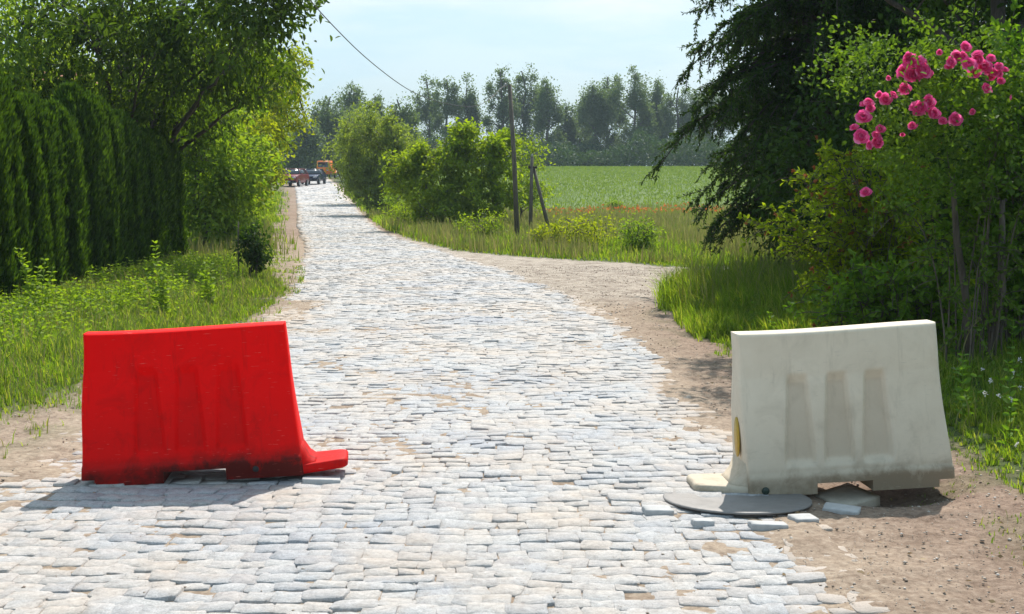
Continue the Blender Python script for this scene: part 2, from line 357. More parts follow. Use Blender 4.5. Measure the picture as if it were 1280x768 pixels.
M['white'] = plastic_mat('white_plastic', (.58, .48, .36), (.82, .72, .58), (.27, .21, .145), .40, (.42, .36, .3))
M['steel'] = plain('worn_cover_iron', (.21, .195, .185), .62, .3, 18, .25, .4)
M['loose'] = plain('loose_stone', (.42, .41, .40), .85, .3, 20, 0, .6)
M['concrete'] = plain('broken_concrete', (.46, .40, .32), .92, .35, 22, 0, .8)
M['pebble'] = plain('pebble_stone', (.33, .28, .235), .85, .4, 8, 0, .3)
_n = M['pebble'].node_tree; _g = _n.nodes.new('ShaderNodeNewGeometry'); _n.links.new(ramp(_n, _g.outputs['Random Per Island'], [(0, (.16, .11, .08)), (.4, (.33, .26, .2)), (.8, (.42, .35, .29)), (1, (.55, .5, .45))]), _n.nodes['Principled BSDF'].inputs['Base Color'])
M['black'] = plain('black_rubber', (.02, .02, .02), .8, .2)
M['iron'] = plain('dark_iron', (.06, .055, .05), .55, .2, 6, .6)
M['green_plug'] = plain('dark_plug', (.02, .035, .025), .5, .2)
M['amber'] = plain('amber_label', (.48, .30, .03), .5, .35, 40)
M['porcelain'] = plain('porcelain', (.35, .33, .3), .3, .1)
M['car_red'] = plain('red_car_paint', (.17, .006, .012), .28, .08)
M['car_blue'] = plain('dark_blue_car_paint', (.012, .02, .055), .25, .08)
M['glass'] = plain('window_glass', (.05, .06, .07), .08, .1, 6, 0, 0, .8)
M['plate'] = plain('plate_white', (.75, .75, .72), .4, .05)
M['lamp'] = plain('lamp_glass', (.6, .6, .6), .15, .05)
M['chrome'] = plain('rim_metal', (.4, .4, .42), .35, .1, 6, .8)
M['orange'] = plain('orange_paint', (.72, .17, .02), .4, .12)
M['render'] = plain('house_render', (.55, .50, .42), .9, .15, 3)
M['tile'] = plain('roof_tile', (.30, .11, .07), .85, .3, 5)

# ------------------------------------------------------------------ ground sheet
def spaced(lo, hi, c0, c1, d, g=1.07):
    a = list(np.arange(c0, c1, d)); s = d; x = a[-1]
    while x < hi: s = s*g; x = x+s; a.append(x)
    s = d; x = a[0]; b = []
    while x > lo: s = s*g; x = x-s; b.append(x)
    return np.array(b[::-1]+a)
xs = spaced(-420, 420, -4.2, 4.2, .03, 1.06); ys = spaced(-60, 560, 4.3, 11, .03, 1.018)
X, Y = np.meshgrid(xs, ys)
gm = grass_mask(X, Y); fm = field_mask(X, Y); so_ = sand_on_road(X, Y)
onroad = np.abs(X-road_c(Y)) < road_hw(Y)+.15
near = sst(60, 15, Y)
micro = (fbm(X*6, Y*6, 71, 4)-.5)*.035+(fbm(X*28, Y*28, 77, 2)-.5)*.018
Z = gz(X, Y)+np.where(onroad, -.0035+so_*.014+micro*.55+(fbm(X*9, Y*7, 93, 3)-.5)*.007, micro+.006+.04*(fbm(X*1.1, Y*1.1, 5)-.5))*near
Z = Z+np.where(~onroad, .004, -.03)*(1-near)
mb = MB(); ny, nx = X.shape; idx = np.arange(nx*ny).reshape(ny, nx)
mb.add(np.stack([X, Y, Z], -1).reshape(-1, 3), np.stack([idx[:-1, :-1], idx[:-1, 1:], idx[1:, 1:], idx[1:, :-1]], -1).reshape(-1, 4))
grav = sst(16, 19, Y)*sst(44, 36, Y)*(X > road_c(Y))
pinkm = np.clip(sst(1.0, 2.2, X)*sst(22, 14, Y)*.9+sst(33, 45, Y)*.5+.25*(X < -3), 0, 1)*(.5+.8*(fbm(X*.8, Y*.8, 91)-.2))
drym = sst(.47, .6, fbm(X*.16, Y*.35, 37)+.1)*np.exp(-((Y-58-0.1*X)/4.5)**2)*sst(8, 12, X-road_c(Y))*(X > -5)*.65
mb.att = [('grass', gm), ('field', fm), ('pink', pinkm), ('gravel', grav), ('dry', drym)]
tag(mb.build('ground', M['ground'], smooth=True), kind='structure')

# ------------------------------------------------------------------ cobbled road: every stone a small domed block in one mesh
def cobbles():
    rng = np.random.default_rng(4); cs = []; 
    y = 3.2
    while y < 262:
        far = y > 70; d = rng.uniform(.094, .138) if y < 45 else (rng.uniform(.17, .22) if not far else rng.uniform(.35, .5))
        hw = float(road_hw(y)); c = float(road_c(y)); x = -hw-rng.uniform(0, .18)
        while x < hw+.05:
            wd = rng.uniform(.095, .165)*(1 if y < 45 else (1.2 if not far else 2.4))
            cs.append((c+x+wd/2, y+d/2, wd, d, far or y > 34)); x += wd
        y += d
    A = np.array([c[:4] for c in cs]); lod = np.array([c[4] for c in cs], bool)
    x, y, wd, d = A.T
    y = y+.16*(fbm(x*.55, y*.35, 12)-.5)*2+.05*(vnoise(x*2.6, y*2, 13)-.5)*2+ .18*((x-road_c(y))/2)**2*np.minimum(1, 12/y)*.5
    sl_ = (road_c(y+.2)-road_c(y-.2))/.4; ang = -np.arctan(sl_)*-1
    s_ = sand_on_road(x, y)
    mb = MB(); sand = []
    for L in (0, 1):
        k = lod == bool(L); n = k.sum(); K = 10 if L == 0 else 4
        th = np.arange(K)*2*np.pi/K+(np.pi/4 if K == 4 else .31)
        sx = np.sign(np.cos(th))*np.abs(np.cos(th))**(.30 if K > 4 else 1); sy = np.sign(np.sin(th))*np.abs(np.sin(th))**(.30 if K > 4 else 1)
        if K == 4: sx, sy = sx*1.41, sy*1.41
        jr = rng.normal(0, .06, (n, K)) if L == 0 else rng.normal(0, .03, (n, K))
        gap = rng.uniform(-.010, .002, n)[:, None] if L == 0 else -.006
        hx = (wd[k][:, None]/2-gap)*(1+jr); hy = (d[k][:, None]/2-gap)*(1+rng.normal(0, .05, (n, K)))
        tilt = rng.normal(0, .034, (n, 2)); hgt = rng.normal(.004, .0022, n)+.007*(rng.random(n) < .05)+.012*(fbm(x[k]*1.2, y[k]*.9, 40)-.5)*2
        broken = rng.random(n) < .006
        hgt = np.where(broken & (y[k] < 25), -.014, hgt)
        rot = rng.normal(0, .07, n)+ (0 if L == 0 else 0)
        rings = ((1.0, -.05), (1.0, -.002), (.955, .0012)) if L == 0 else ((1.0, -.03), (.93, .003))
        P = []
        for (sc_, dz) in rings:
            ox = sx*hx*sc_; oy = sy*hy*sc_
            wx = ox*np.cos(rot)[:, None]-oy*np.sin(rot)[:, None]; wy = ox*np.sin(rot)[:, None]+oy*np.cos(rot)[:, None]+0
            gx = x[k][:, None]+wx; gy = y[k][:, None]+wy
            zz = gz(gx, gy)+hgt[:, None]+dz+(tilt[:, :1]*wx+tilt[:, 1:]*wy)+rng.normal(0, .0015, gx.shape)
            P.append(np.stack([gx, gy, zz], -1))
        cx_, cy_ = x[k], y[k]
        P.append(np.stack([cx_, cy_, gz(cx_, cy_)+hgt+.0035], -1)[:, None])
        V = np.concatenate(P, 1); nv = V.shape[1]; nr = len(rings)
        base = (np.arange(n)*nv)[:, None]; j = np.arange(K); j2 = (j+1) % K
        q = [np.stack([base+r*K+j, base+r*K+j2, base+(r+1)*K+j2, base+(r+1)*K+j], -1).reshape(-1, 4) for r in range(nr-1)]
        t = np.stack([base+(nr-1)*K+j, base+(nr-1)*K+j2, np.broadcast_to(base+nr*K, (n, K))], -1).reshape(-1, 3)
        mb.add(V.reshape(-1, 3), np.concatenate(q), t); sand.append(np.repeat(s_[k], nv))
    mb.att = [('sand', np.concatenate(sand))]
    return mb.build('cobbled_road', M['stone'], smooth=False)
tag(cobbles(), kind='structure')

# pebbles and grit on the dirt shoulders
def pebbles(n, seed, name, lab):
    rng = np.random.default_rng(seed); yy = 4.3+22*rng.random(n)**1.7; xx = rng.uniform(-6, 7, n)
    k = ((grass_mask(xx, yy) < .35) & ((np.abs(xx-road_c(yy)) > road_hw(yy)*.97) | (sand_on_road(xx, yy) > .5) | (rng.random(n) < .05))); xx, yy = xx[k], yy[k]; n = len(xx)
    r = .003+.009*rng.random(n)**5; r *= np.where(yy > 16, 1.6, 1)
    d = np.array([(1,0,0),(-1,0,0),(0,1,0),(0,-1,0),(0,0,1),(0,0,-1)], float)
    V = d[None]*r[:, None, None]*rng.uniform(.6, 1.3, (n, 6, 1))*np.array([1, 1, .6])
    a = rng.random(n)*6.28; c, s = np.cos(a)[:, None], np.sin(a)[:, None]
    V = np.stack([V[..., 0]*c-V[..., 1]*s, V[..., 0]*s+V[..., 1]*c, V[..., 2]], -1)
    V += np.stack([xx, yy, gz(xx, yy)+.008+(fbm(xx*6, yy*6, 71, 4)-.5)*.03], -1)[:, None]
    f = np.array([(0,2,4),(2,1,4),(1,3,4),(3,0,4),(2,0,5),(1,2,5),(3,1,5),(0,3,5)])
    mb = MB(); mb.add(V.reshape(-1, 3), (f[None]+(np.arange(n)*6)[:, None, None]).reshape(-1, 3))
    tag(mb.build(name, M['pebble'], smooth=False), lab, 'gravel', kind='stuff')
pebbles(70000, 8, 'gravel', 'loose grit and pebbles strewn over the brown dirt shoulders')

# ------------------------------------------------------------------ foliage primitives
def unit(v): return v/(np.linalg.norm(v, axis=-1, keepdims=True)+1e-9)
def add_leaves(mb, P, D, L, wr=.45, near=True, fold=.25, rng=None):
    """P bases, D directions, L lengths; each leaf a folded little blade"""
    n = len(P); D = unit(D); up = rng.normal(0, 1, (n, 3))+np.array([0, 0, 1.2]); S_ = unit(np.cross(D, up)); Nn = np.cross(S_, D)
    L = np.broadcast_to(L, (n,))[:, None]; W = L*wr*.5
    if near:
        V = np.stack([P, P+D*L*.3+S_*W*.9+Nn*W*fold, P+D*L*.7+S_*W*.8+Nn*W*fold, P+D*L-Nn*L*.1, P+D*L*.7-S_*W*.8+Nn*W*fold, P+D*L*.3-S_*W*.9+Nn*W*fold], 1)
        b = (np.arange(n)*6)[:, None]; f = np.concatenate([b+np.array([0, 1, 2, 3]), b+np.array([0, 3, 4, 5])])
    else:
        V = np.stack([P, P+D*L*.5+S_*W+Nn*W*fold, P+D*L, P+D*L*.5-S_*W+Nn*W*fold], 1)
        b = (np.arange(n)*4)[:, None]; f = b+np.array([0, 1, 2, 3])
    mb.add(V.reshape(-1, 3), f)
def bez(a, b, c, n):
    t = np.linspace(0, 1, n)[:, None]; return (1-t)**2*a+2*t*(1-t)*b+t*t*c
def make_tree(name, label, cat, pos, H, blobs, nclump, cr, lpc, leaf, lm, bm='bark', tr=.12, seed=1, wr=.5, near=True, group=None,
              droop=.35, limbs=9, lean=(0, 0), trunk_top=None, shell=.45, twigs=True, flat=.75, stems=1, foliage='crown', shoots=0):
    """tapered trunk, limbs reaching leaf clumps spread through the crown, each clump a cloud of separate leaves.
    blobs: (dx,dy,z,rx,ry,rz) relative to the foot"""
    rng = np.random.default_rng(seed); pos = np.array(pos, float)
    if len(pos) == 2: pos = np.array([pos[0], pos[1], float(gz(pos[0], pos[1]))])
    t = thing(name, label, cat, pos, 0, group)
    if shoots:
        Bq = np.array(blobs, float); ex = []
        for _ in range(shoots):
            q = Bq[rng.integers(len(Bq))]; a_ = rng.random()*6.28; ex.append((q[0]+q[3]*.85*math.cos(a_), q[1]+q[4]*.5*math.sin(a_), q[2]+q[5]*rng.uniform(.3, 1.15), .16, .16, rng.uniform(.3, .6)))
        blobs = list(map(tuple, Bq))+ex
    B = np.array(blobs, float); vol = (B[:, 3]*B[:, 4]*B[:, 5])**.67; pk = rng.choice(len(B), nclump, p=vol/vol.sum())
    d = unit(rng.normal(0, 1, (nclump, 3))); rr = (shell+(1-shell)*rng.random(nclump)**.6)[:, None]*(1+rng.normal(0, .07, (nclump, 1)))
    c = B[pk, :3]+d*rr*B[pk, 3:]
    c = c[c[:, 2] > .12*min(H, 3)*(1 if foliage == 'crown' else .35)]; n = len(c)
    tm = MB(); tt = trunk_top or H*.72; samples = []
    for sidx in range(stems):
        off = np.zeros(3) if stems == 1 else np.array([rng.normal(0, .12), rng.normal(0, .12), 0])
        wob = rng.normal(0, tr*.7, (6, 3)); wob[:, 2] = 0; wob[0] = 0
        zt = np.linspace(0, 1, 6)[:, None]; tip = np.array([lean[0], lean[1], tt])+(0 if stems == 1 else np.array([rng.normal(0, .25*H/3), rng.normal(0, .25*H/3), rng.normal(0, .1*H)]))
        P = zt*tip+wob+off; P[0, 2] = -.15; fine = np.stack([np.interp(np.linspace(0, 5, 16), np.arange(6), P[:, k]) for k in range(3)], 1)
        r = tr*np.linspace(1, .3, 16)/(stems**.5); r[0] *= 1.35; r[1] *= 1.12; tm.tube(fine, r, 8 if near else 6)
        samples.append((fine, r))
    trunkP = np.concatenate([s[0] for s in samples]); trunkR = np.concatenate([s[1] for s in samples]); allP = [trunkP[4:]]; allR = [trunkR[4:]]
    # limbs to well-spread clumps
    sel = [int(np.argmax(np.linalg.norm(c-c.mean(0), axis=1)))]; dist = np.linalg.norm(c-c[sel[0]], axis=1)
    for _ in range(min(limbs, n)-1): k = int(np.argmax(dist)); sel.append(k); dist = np.minimum(dist, np.linalg.norm(c-c[k], axis=1))
    for k in sel:
        tgt = c[k]; hz = np.clip(tgt[2]-.3*np.hypot(*(tgt[:2]))-.1*H, .18*tt, .95*tt); i = int(np.argmin(np.abs(trunkP[:, 2]-hz)+.5*np.hypot(*(trunkP[:, :2]-tgt[:2]).T)*(stems > 1)))
        a = trunkP[i]; mid = (a+tgt)/2+np.array([0, 0, .12*np.linalg.norm(tgt-a)])+rng.normal(0, .05, 3)*np.linalg.norm(tgt-a)
        q = bez(a, mid, tgt, 10)+rng.normal(0, .012, (10, 3))*np.linalg.norm(tgt-a)*np.linspace(0, 1, 10)[:, None]; r = np.linspace(trunkR[i]*.62, max(.005, tr*.06), 10); tm.tube(q, r, 6 if near else 4, False)
        allP.append(q[1:]); allR.append(r[1:])
    AP = np.concatenate(allP); AR = np.concatenate(allR)
    if twigs:
        for k in range(n):
            i = int(np.argmin(np.linalg.norm(AP-c[k], axis=1)+.3*np.maximum(0, AP[:, 2]-c[k, 2]))); a = AP[i]; L = np.linalg.norm(c[k]-a)
            q = bez(a, (a+c[k])/2+np.array([0, 0, .1*L]), c[k], 5); tm.tube(q, np.linspace(min(AR[i]*.5, .03 if near else .06), .004 if near else .02, 5), 4 if near else 3, False)
    o = tm.build('trunk' if cat == 'tree' else 'stem', M[bm], t, smooth=True)
    lpc_ = np.maximum(4, (lpc*rng.lognormal(0, .35, n)).astype(int)); ci = np.repeat(np.arange(n), lpc_); m_ = len(ci)
    off = rng.normal(0, 1, (m_, 3))*cr*np.array([1, 1, flat]); off *= (np.repeat(rng.uniform(.65, 1.35, n), lpc_))[:, None]
    P = c[ci]+off; P = P[P[:, 2] > .03]; off = P-np.zeros(3) if False else P
    D = unit(rng.normal(0, 1, P.shape))+unit(P-B[0, :3])*.5+np.array([0, 0, -droop*1.3])
    lm_ = MB(); add_leaves(lm_, P, D, leaf*rng.uniform(.65, 1.25, len(P)), wr, near, rng=rng)
    lm_.build(foliage, M[lm], t)
    return t

# ------------------------------------------------------------------ plastic barriers
def barrier(name, label, mat, loc, yaw, roll, pitch, tongue, LEN=1.1, HT=.83, endbat=(.0, .075), rdep=.034, fil=.24, L0=.245, group='plastic road barriers closing the road'):
    """hollow moulded barrier: x along its length, front towards -y. tongue = +1/-1: end that carries the connector foot"""
    t = thing(name, label, 'road barrier', loc, 0, group); t.rotation_euler = (pitch, roll, yaw)
    nx_, nz_ = 150, 106
    tv = np.linspace(0, 1, nz_); sv = np.linspace(0, 1, nx_)
    tv = np.sort(np.concatenate([tv[3:], [0, .012, .028]])); 
    U, Tt = np.meshgrid(sv, tv); z = Tt*HT
    xl = -LEN/2+endbat[0]*Tt+.004*np.sin(Tt*9); xr = LEN/2-endbat[1]*Tt+.003*np.sin(Tt*7+1)
    x = xl+(xr-xl)*U
    h = np.interp(z, [0, .085, .10, .115, .52, .60, .86], [.185, .19, .188, .172, .098, .085, .070])
    # three tapering recesses in the middle
    rec = np.zeros_like(x)
    for k, xc in enumerate((-.255, -.05, .15) if tongue < 0 else (-.22, -.01, .205)):
        hw = .056+.024*sst(.62, .16, z); xo = xc+(.02*(z-.4))*-tongue
        e = sst(hw+.008, hw-.020, np.abs(x-xo)); v = sst(.135, .175, z)*sst(.625, .55, z); rec = np.maximum(rec, e*v)
    h = h-rdep*rec
    h = h+.004*np.sin(x*5+1.3)*sst(.15, .4, z)+.003*np.sin(z*11)*np.sin(x*3)
    dE = np.minimum(np.minimum(x-xl, xr-x), HT-z); rr = .017; q = np.clip(1-dE/rr, 0, 1); h = h-rr*(1-np.sqrt(1-q*q*.98))
    Zs = z+.006*np.sin(x*4+.5)*Tt - .010*np.sin((U)*np.pi)*Tt**3
    Fv = np.stack([x, -h, Zs], -1).reshape(-1, 3); Bv = np.stack([x, h, Zs], -1).reshape(-1, 3)
    nn = nx_*len(tv); id_ = np.arange(nn).reshape(len(tv), nx_)
    ncell = (len(tv)-1, nx_-1); act = np.ones(ncell, bool)
    xm = (x[:-1, :-1]+x[1:, 1:])/2; zm = (z[:-1, :-1]+z[1:, 1:])/2
    a, b_ = (-.15, .175) if tongue > 0 else (-.185, .105)
    act &= ~((xm > a) & (xm < b_) & (zm < .058))
    act &= ~(((xm < -LEN/2+.075) if tongue > 0 else (xm > LEN/2-.085)) & (zm < .04))
    fq = np.stack([id_[:-1, :-1], id_[:-1, 1:], id_[1:, 1:], id_[1:, :-1]], -1)[act]
    bq = fq[:, ::-1]+nn; sides = []
    pad = np.pad(act, 1); 
    def edge(mask, v0, v1): 
        p, q_ = v0[mask], v1[mask]; sides.append(np.stack([q_, p, p+nn, q_+nn], -1))
    edge(act & ~pad[:-2, 1:-1], id_[:-1, :-1], id_[:-1, 1:]); edge(act & ~pad[2:, 1:-1], id_[1:, 1:], id_[1:, :-1])
    edge(act & ~pad[1:-1, :-2], id_[1:, :-1], id_[:-1, :-1]); edge(act & ~pad[1:-1, 2:], id_[:-1, 1:], id_[1:, 1:])
    mb = MB(); mb.add(np.concatenate([Fv, Bv]), np.concatenate([fq, bq]+sides))
    low = sst(.17, .03, z)*.9+.25*sst(.6, .1, z)
    mb.att = [('low', np.concatenate([low.ravel()]*2)), ('rec', np.concatenate([(sst(.8, 1, rec)*sst(.16, .2, z)).ravel()]*2))]
    body = mb.build('body', M[mat], t, smooth=True)
    # crisp ends
    try:
        body.data.set_sharp_from_angle(angle=R(50))
    except Exception: pass
    # connector foot: flat rounded tongue with a fillet climbing the end face
    fb = MB(); n = 15; th = np.linspace(-np.pi/2, np.pi/2, n)
    Wd, Ht = .135, .05
    base = LEN/2-.01
    rc = .045; out_ = np.concatenate([[[0, -Wd-.03]], np.stack([L0-rc+rc*np.cos(th), rc*np.sin(th)+np.sign(np.sin(th)-1e-9)*(Wd-rc)], 1), [[0, Wd+.03]]]); k = len(out_)
    ring = []
    for (zz, sc_) in ((0.0, .96), (.008, 1.0), (Ht-.014, 1.0), (Ht-.003, .975), (Ht, .93)):
        ring.append(np.stack([(base+out_[:, 0]*sc_)*tongue, out_[:, 1]*sc_, np.full(k, zz)+out_[:, 0]*.07], 1))
    V = np.concatenate(ring); q = []
    i = np.arange(k-1)
    for r in range(4): q.append(np.stack([r*k+i, r*k+i+1, (r+1)*k+i+1, (r+1)*k+i], 1))
    fb.add(V, np.concatenate(q), np.arange(k)[None, ::-1], (np.arange(k)+4*k)[None])
    # fillet
    px_ = np.array([0, .115, .07, .045, .03, .012]); pz_ = np.array([Ht-.01, Ht-.01, Ht+.12*(fil-Ht), Ht+.3*(fil-Ht), Ht+.6*(fil-Ht), fil])
    hw_ = np.array([.17, .10, .12, .13, .13, .11])
    Vf = []
    for s_ in (-1, 1): Vf += [((base-.03*(z_/.3)+x_)*tongue, s_*w_, z_) for x_, z_, w_ in zip(px_, pz_, hw_)]
    Vf += [((base-.03)*tongue, -.10, fil), ((base-.03)*tongue, .10, fil)]
    i = np.arange(0, 5); fb.add(np.array(Vf), np.stack([i, i+1, i+7, i+6], 1), np.array([[0, 12, 5, 4, 3, 2, 1]][0:1]), np.array([[6, 13, 11, 10, 9, 8, 7]]), np.array([[5, 12, 13, 11]]))
    fb.att = [('low', np.full(fb.n, .45)), ('rec', np.zeros(fb.n))]
    fix_normals(fb.build('connector_foot', M[mat], t, smooth=False))
    return t
rb = barrier('plastic_barrier', 'bright red plastic road barrier standing on the left side of the cobbled road', 'red',
             (-1.70, 6.80, .018), R(6), R(-2.0), R(0), +1, 1.15, .80, (.035, .07), .027, .15)
wb = barrier('plastic_barrier', 'dirty white plastic road barrier at the right edge beside the round cover', 'white',
             (1.735, 6.62, .008), R(4), R(-2.4), R(0), -1, 1.08, .835, (-.02, .05), .030, .22, .275)
# amber oval label on the white barrier's end face, dark drain plug low on its front
ov = MB(); th = np.linspace(0, 2*np.pi, 29)[:-1]
for xx in (0, -.006):
    ov.add(np.stack([np.full(28, xx), .048*np.cos(th), .105*np.sin(th)], 1))
i = np.arange(28); ov.f.append(np.stack([i, (i+1) % 28, (i+1) % 28+28, i+28], 1)); ov.f.append(i[None]); ov.f.append((i+28)[None, ::-1])
o = fix_normals(ov.build('oval_label', M['amber'], wb)); o.location = (-.545-.008, -.02, .285); o['label'] = 'amber oval sticker on the end face'
dp = MB(); dp.lathe([(0, -.006), (.017, -.006), (.02, 0), (.02, .02)], (0, 0, 0), 18, 'y'); o = dp.build('drain_plug', M['green_plug'], wb); o.location = (-.455, -.189, .032)
dp = MB(); dp.lathe([(0, -.006), (.015, -.006), (.018, 0), (.018, .02)], (0, 0, 0), 18, 'y'); o = dp.build('drain_plug', M['black'], rb); o.location = (.33, -.187, .05)

# round manhole cover half under the white barrier, loose stones, broken slab
mc = thing('manhole_cover', 'round flat grey metal manhole cover set proud of the cobbles', 'manhole cover', (1.13, 6.31, float(gz(1.13, 6.31))-.002))
mc.rotation_euler = (R(-3), R(.6), 0); mc.scale = (1, 1, .6)
b = MB(); b.lathe([(0, .022), (.05, .022), (.055, .019), (.20, .019), (.205, .022), (.30, .022), (.335, .025), (.362, .024), (.37, .019), (.371, .004), (.36, .0)], sides=64); b.build('cover_plate', M['steel'], mc, smooth=True)
b = MB(); b.lathe([(.30, -.06), (.33, -.06), (.335, -.002), (.30, -.002)], sides=48); b.build('frame_ring', M['steel'], mc, smooth=False)
def rock(name, label, cat, loc, dims, rz, tilt, mat, seed, group=None, rough=.12, rnd=.08):
    rng = np.random.default_rng(seed); n = 6; b = MB()
    g = np.linspace(-1, 1, n); V = []; 
    import itertools
    pts = {}; F_ = []
    for ax in range(3):
        for s_ in (-1, 1):
            for i in range(n):
                for j in range(n):
                    p = [0, 0, 0]; p[ax] = s_; p[(ax+1) % 3] = g[i]; p[(ax+2) % 3] = g[j]; pts.setdefault(tuple(np.round(p, 4)), len(pts))
            for i in range(n-1):
                for j in range(n-1):
                    q = []
                    for (a, c) in ((i, j), (i+1, j), (i+1, j+1), (i, j+1)):
                        p = [0, 0, 0]; p[ax] = s_; p[(ax+1) % 3] = g[a]; p[(ax+2) % 3] = g[c]; q.append(pts[tuple(np.round(p, 4))])
                    F_.append(q[::s_])
    P = np.array(list(pts.keys())); Pn = P/np.linalg.norm(P, axis=1, keepdims=True)*1.15
    P = P*(1-rnd)+Pn*rnd; P += rough*np.stack([fbm(P[:, 0]*1.7+seed, P[:, 1]*1.7+P[:, 2]*1.3, seed+k)-.5 for k in range(3)], 1)*2
    b.add(P*np.array(dims)/2, np.array(F_)); o = b.build(name, M[mat], smooth=False); o.location = loc; o.rotation_euler = (tilt[0], tilt[1], rz); return tag(o, label, cat, group)
def on(x, y, dz=0): return (x, y, float(gz(x, y))+dz)
rock('concrete_slab', 'broken piece of sandy concrete slab wedged under the white barrier', 'rubble', on(1.74, 6.53, .022), (.27, .22, .055), .6, (.14, -.08), 'concrete', 3, None, .05, .01)
for k, (px, py, dx, dy, rz, lab) in enumerate([
        (1052, 640, .17, .10, -.4, 'pale loose paving stone just right of the round cover'),
        (878, 656, .10, .07, .1, 'small loose cobble touching the front rim of the round cover'),
        (822, 641, .14, .09, .15, 'loose cobble left of the round cover, nearest the foot of the white barrier'),
        (960, 660, .17, .09, .05, 'flat loose cobble in front of the right half of the round cover'),
        (1004, 652, .12, .09, .3, 'light loose cobble lying between the round cover and the sand'),
        (402, 603, .20, .12, .1, 'sunken flat cobble under the tip of the red barrier foot')]):
    p = gp(px, py); rock('loose_cobble', lab, 'paving stone', on(p[0], p[1], .004), (dx, dy, .04), rz, (.06*(-1)**k, .05), 'loose', 20+k, 'loose cobbles by the barriers', .06)

# ------------------------------------------------------------------ thuja hedge: one plant after another
def thuja_mesh(seed):
    rng = np.random.default_rng(seed); H = 2.75; b = MB(); n = 9500
    z = H*rng.random(n)**.92; a = rng.random(n)*6.283
    prof = np.interp(z/H, [0, .08, .4, .75, .92, 1], [.30, .37, .37, .33, .22, .05])
    rid = 1+.20*np.sin(a*4+seed+z*.5)+.12*np.sin(a*9+z*2.2+seed*2)
    r = prof*rid*(.74+.28*rng.random(n))*(.84+.32*fbm(a*4.5, z*5.5, seed, 3)); P = np.stack([r*np.cos(a), r*np.sin(a), z], 1)
    D = np.stack([np.cos(a)*.38, np.sin(a)*.38, np.full(n, 1.0)], 1)+rng.normal(0, .15, (n, 3))
    # every spray: three narrow fingers
    for k, (dx, L) in enumerate(((0, .12), (.45, .08), (-.45, .08))):
        side = np.stack([-np.sin(a), np.cos(a), np.zeros(n)], 1); add_leaves(b, P+D*.02, D+side*dx, L*rng.uniform(.7, 1.3, n), .26, False, rng=rng)
    # leading shoots
    m = 60; a2 = rng.random(m)*6.28; P2 = np.stack([.1*np.cos(a2), .1*np.sin(a2), H*.86+rng.random(m)*.3], 1); add_leaves(b, P2, np.stack([np.cos(a2)*.2, np.sin(a2)*.2, np.ones(m)], 1), .22, .18, False, rng=rng)
    return b
tp = []
for s_ in range(4):
    o = thuja_mesh(s_+1).build('foliage', M['thuja'], None); tm = MB(); tm.tube([(0, 0, -.1), (.01, 0, 1), (0, .01, 2.4)], [.05, .04, .01], 6)
    tp.append((o, tm.build('trunk', M['bark'], None)))
used = set(); rng = np.random.default_rng(11); NT = 20
words = ['nearest', 'second', 'third', 'fourth', 'fifth', 'sixth', 'seventh', 'eighth', 'ninth', 'tenth', 'eleventh', 'twelfth', 'thirteenth', 'fourteenth', 'fifteenth', 'sixteenth', 'seventeenth', 'eighteenth', 'nineteenth', 'twentieth', 'farthest']
for k in range(NT):
    f = k/(NT-1); x = -6.55-.55*f+rng.normal(0, .04); y = 14.0+12.4*f+rng.normal(0, .05); x = -6.35-.85*f+rng.normal(0, .04)
    lab = 'dark green columnar thuja, %s from the camera along the hedge' % (words[k] if k not in (0, NT-1) else {0: 'the first', NT-1: 'last and farthest'}[k])
    t = thing('thuja', lab, 'hedge plant', (x, y, float(gz(x, y))), rng.random()*6.28, 'thuja plants of the clipped hedge')
    s_ = rng.uniform(.93, 1.06); t.scale = (s_*rng.uniform(.92, 1.08), s_, s_*np.interp(f, [0, 1], [1.04, .97])*rng.uniform(.96, 1.04))
    for src in tp[k % 4]:
        c = src if src.name not in used else src.copy()
        if c is not src: C.objects.link(c)
        used.add(src.name); c.parent = t

# ------------------------------------------------------------------ left-hand trees
def rel(pos, pts):  # absolute blob centres -> relative to the foot
    z0 = float(gz(*pos)); return [(a-pos[0], b_-pos[1], c-z0, *r) for (a, b_, c, *r) in pts]
def pxb(pos, pts):  # crown lobes given by where the eye sees them, with their own distance and size in metres
    z0 = float(gz(*pos)); o_ = []
    for (px, py, Yd, *rr) in pts: c = at(px, py, Yd); o_.append((c[0]-pos[0], c[1]-pos[1], c[2]-z0, *rr))
    return o_
p = (-8.2, 27.6)
make_tree('walnut_tree', 'tall dark leafy walnut tree whose branches hang over the hedge at upper left', 'tree', p, 10,
          pxb(p, [(305, 30, 23, 1.0, 1.3, 1.3), (315, 95, 25, .9, 1, .75), (225, 50, 25, 1.5, 1.6, 1.5), (120, 25, 24, 1.7, 1.8, 1.2), (75, 125, 25, 1.1, 1.2, .9), (165, 120, 26, 1.1, 1.1, .9), (245, 150, 26.5, .9, .9, .7), (335, -20, 23, .8, 1.2, .9)]),
          400, .21, 34, .15, 'walnut', 'bark_dark', .13, 5, .42, True, limbs=22, shell=.1, droop=.6)
p = (-11.4, 25.5)
make_tree('broadleaf_tree', 'dark tree at the far left edge rising behind the nearest hedge plants', 'tree', p, 10,
          pxb(p, [(-10, 20, 24, 1.6, 1.8, 1.5), (40, 95, 24.5, 1.2, 1.4, .7), (-60, 80, 25, 1.5, 1.5, 1.6)]), 190, .22, 34, .13, 'mid', 'bark_dark', .14, 15, .45, True, limbs=12, shell=.1, droop=.5)
p = (-15.5, 37)
make_tree('pale_tree', 'light green tree seen behind the hedge at the far left', 'tree', p, 8,
          rel(p, [(-15, 36.5, 4.6, 2.6, 2, 2.6), (-13.6, 37, 3.6, 1.6, 1.6, 1.6)]), 120, .34, 45, .16, 'bright', 'bark', .16, 6, .5, False, limbs=9)
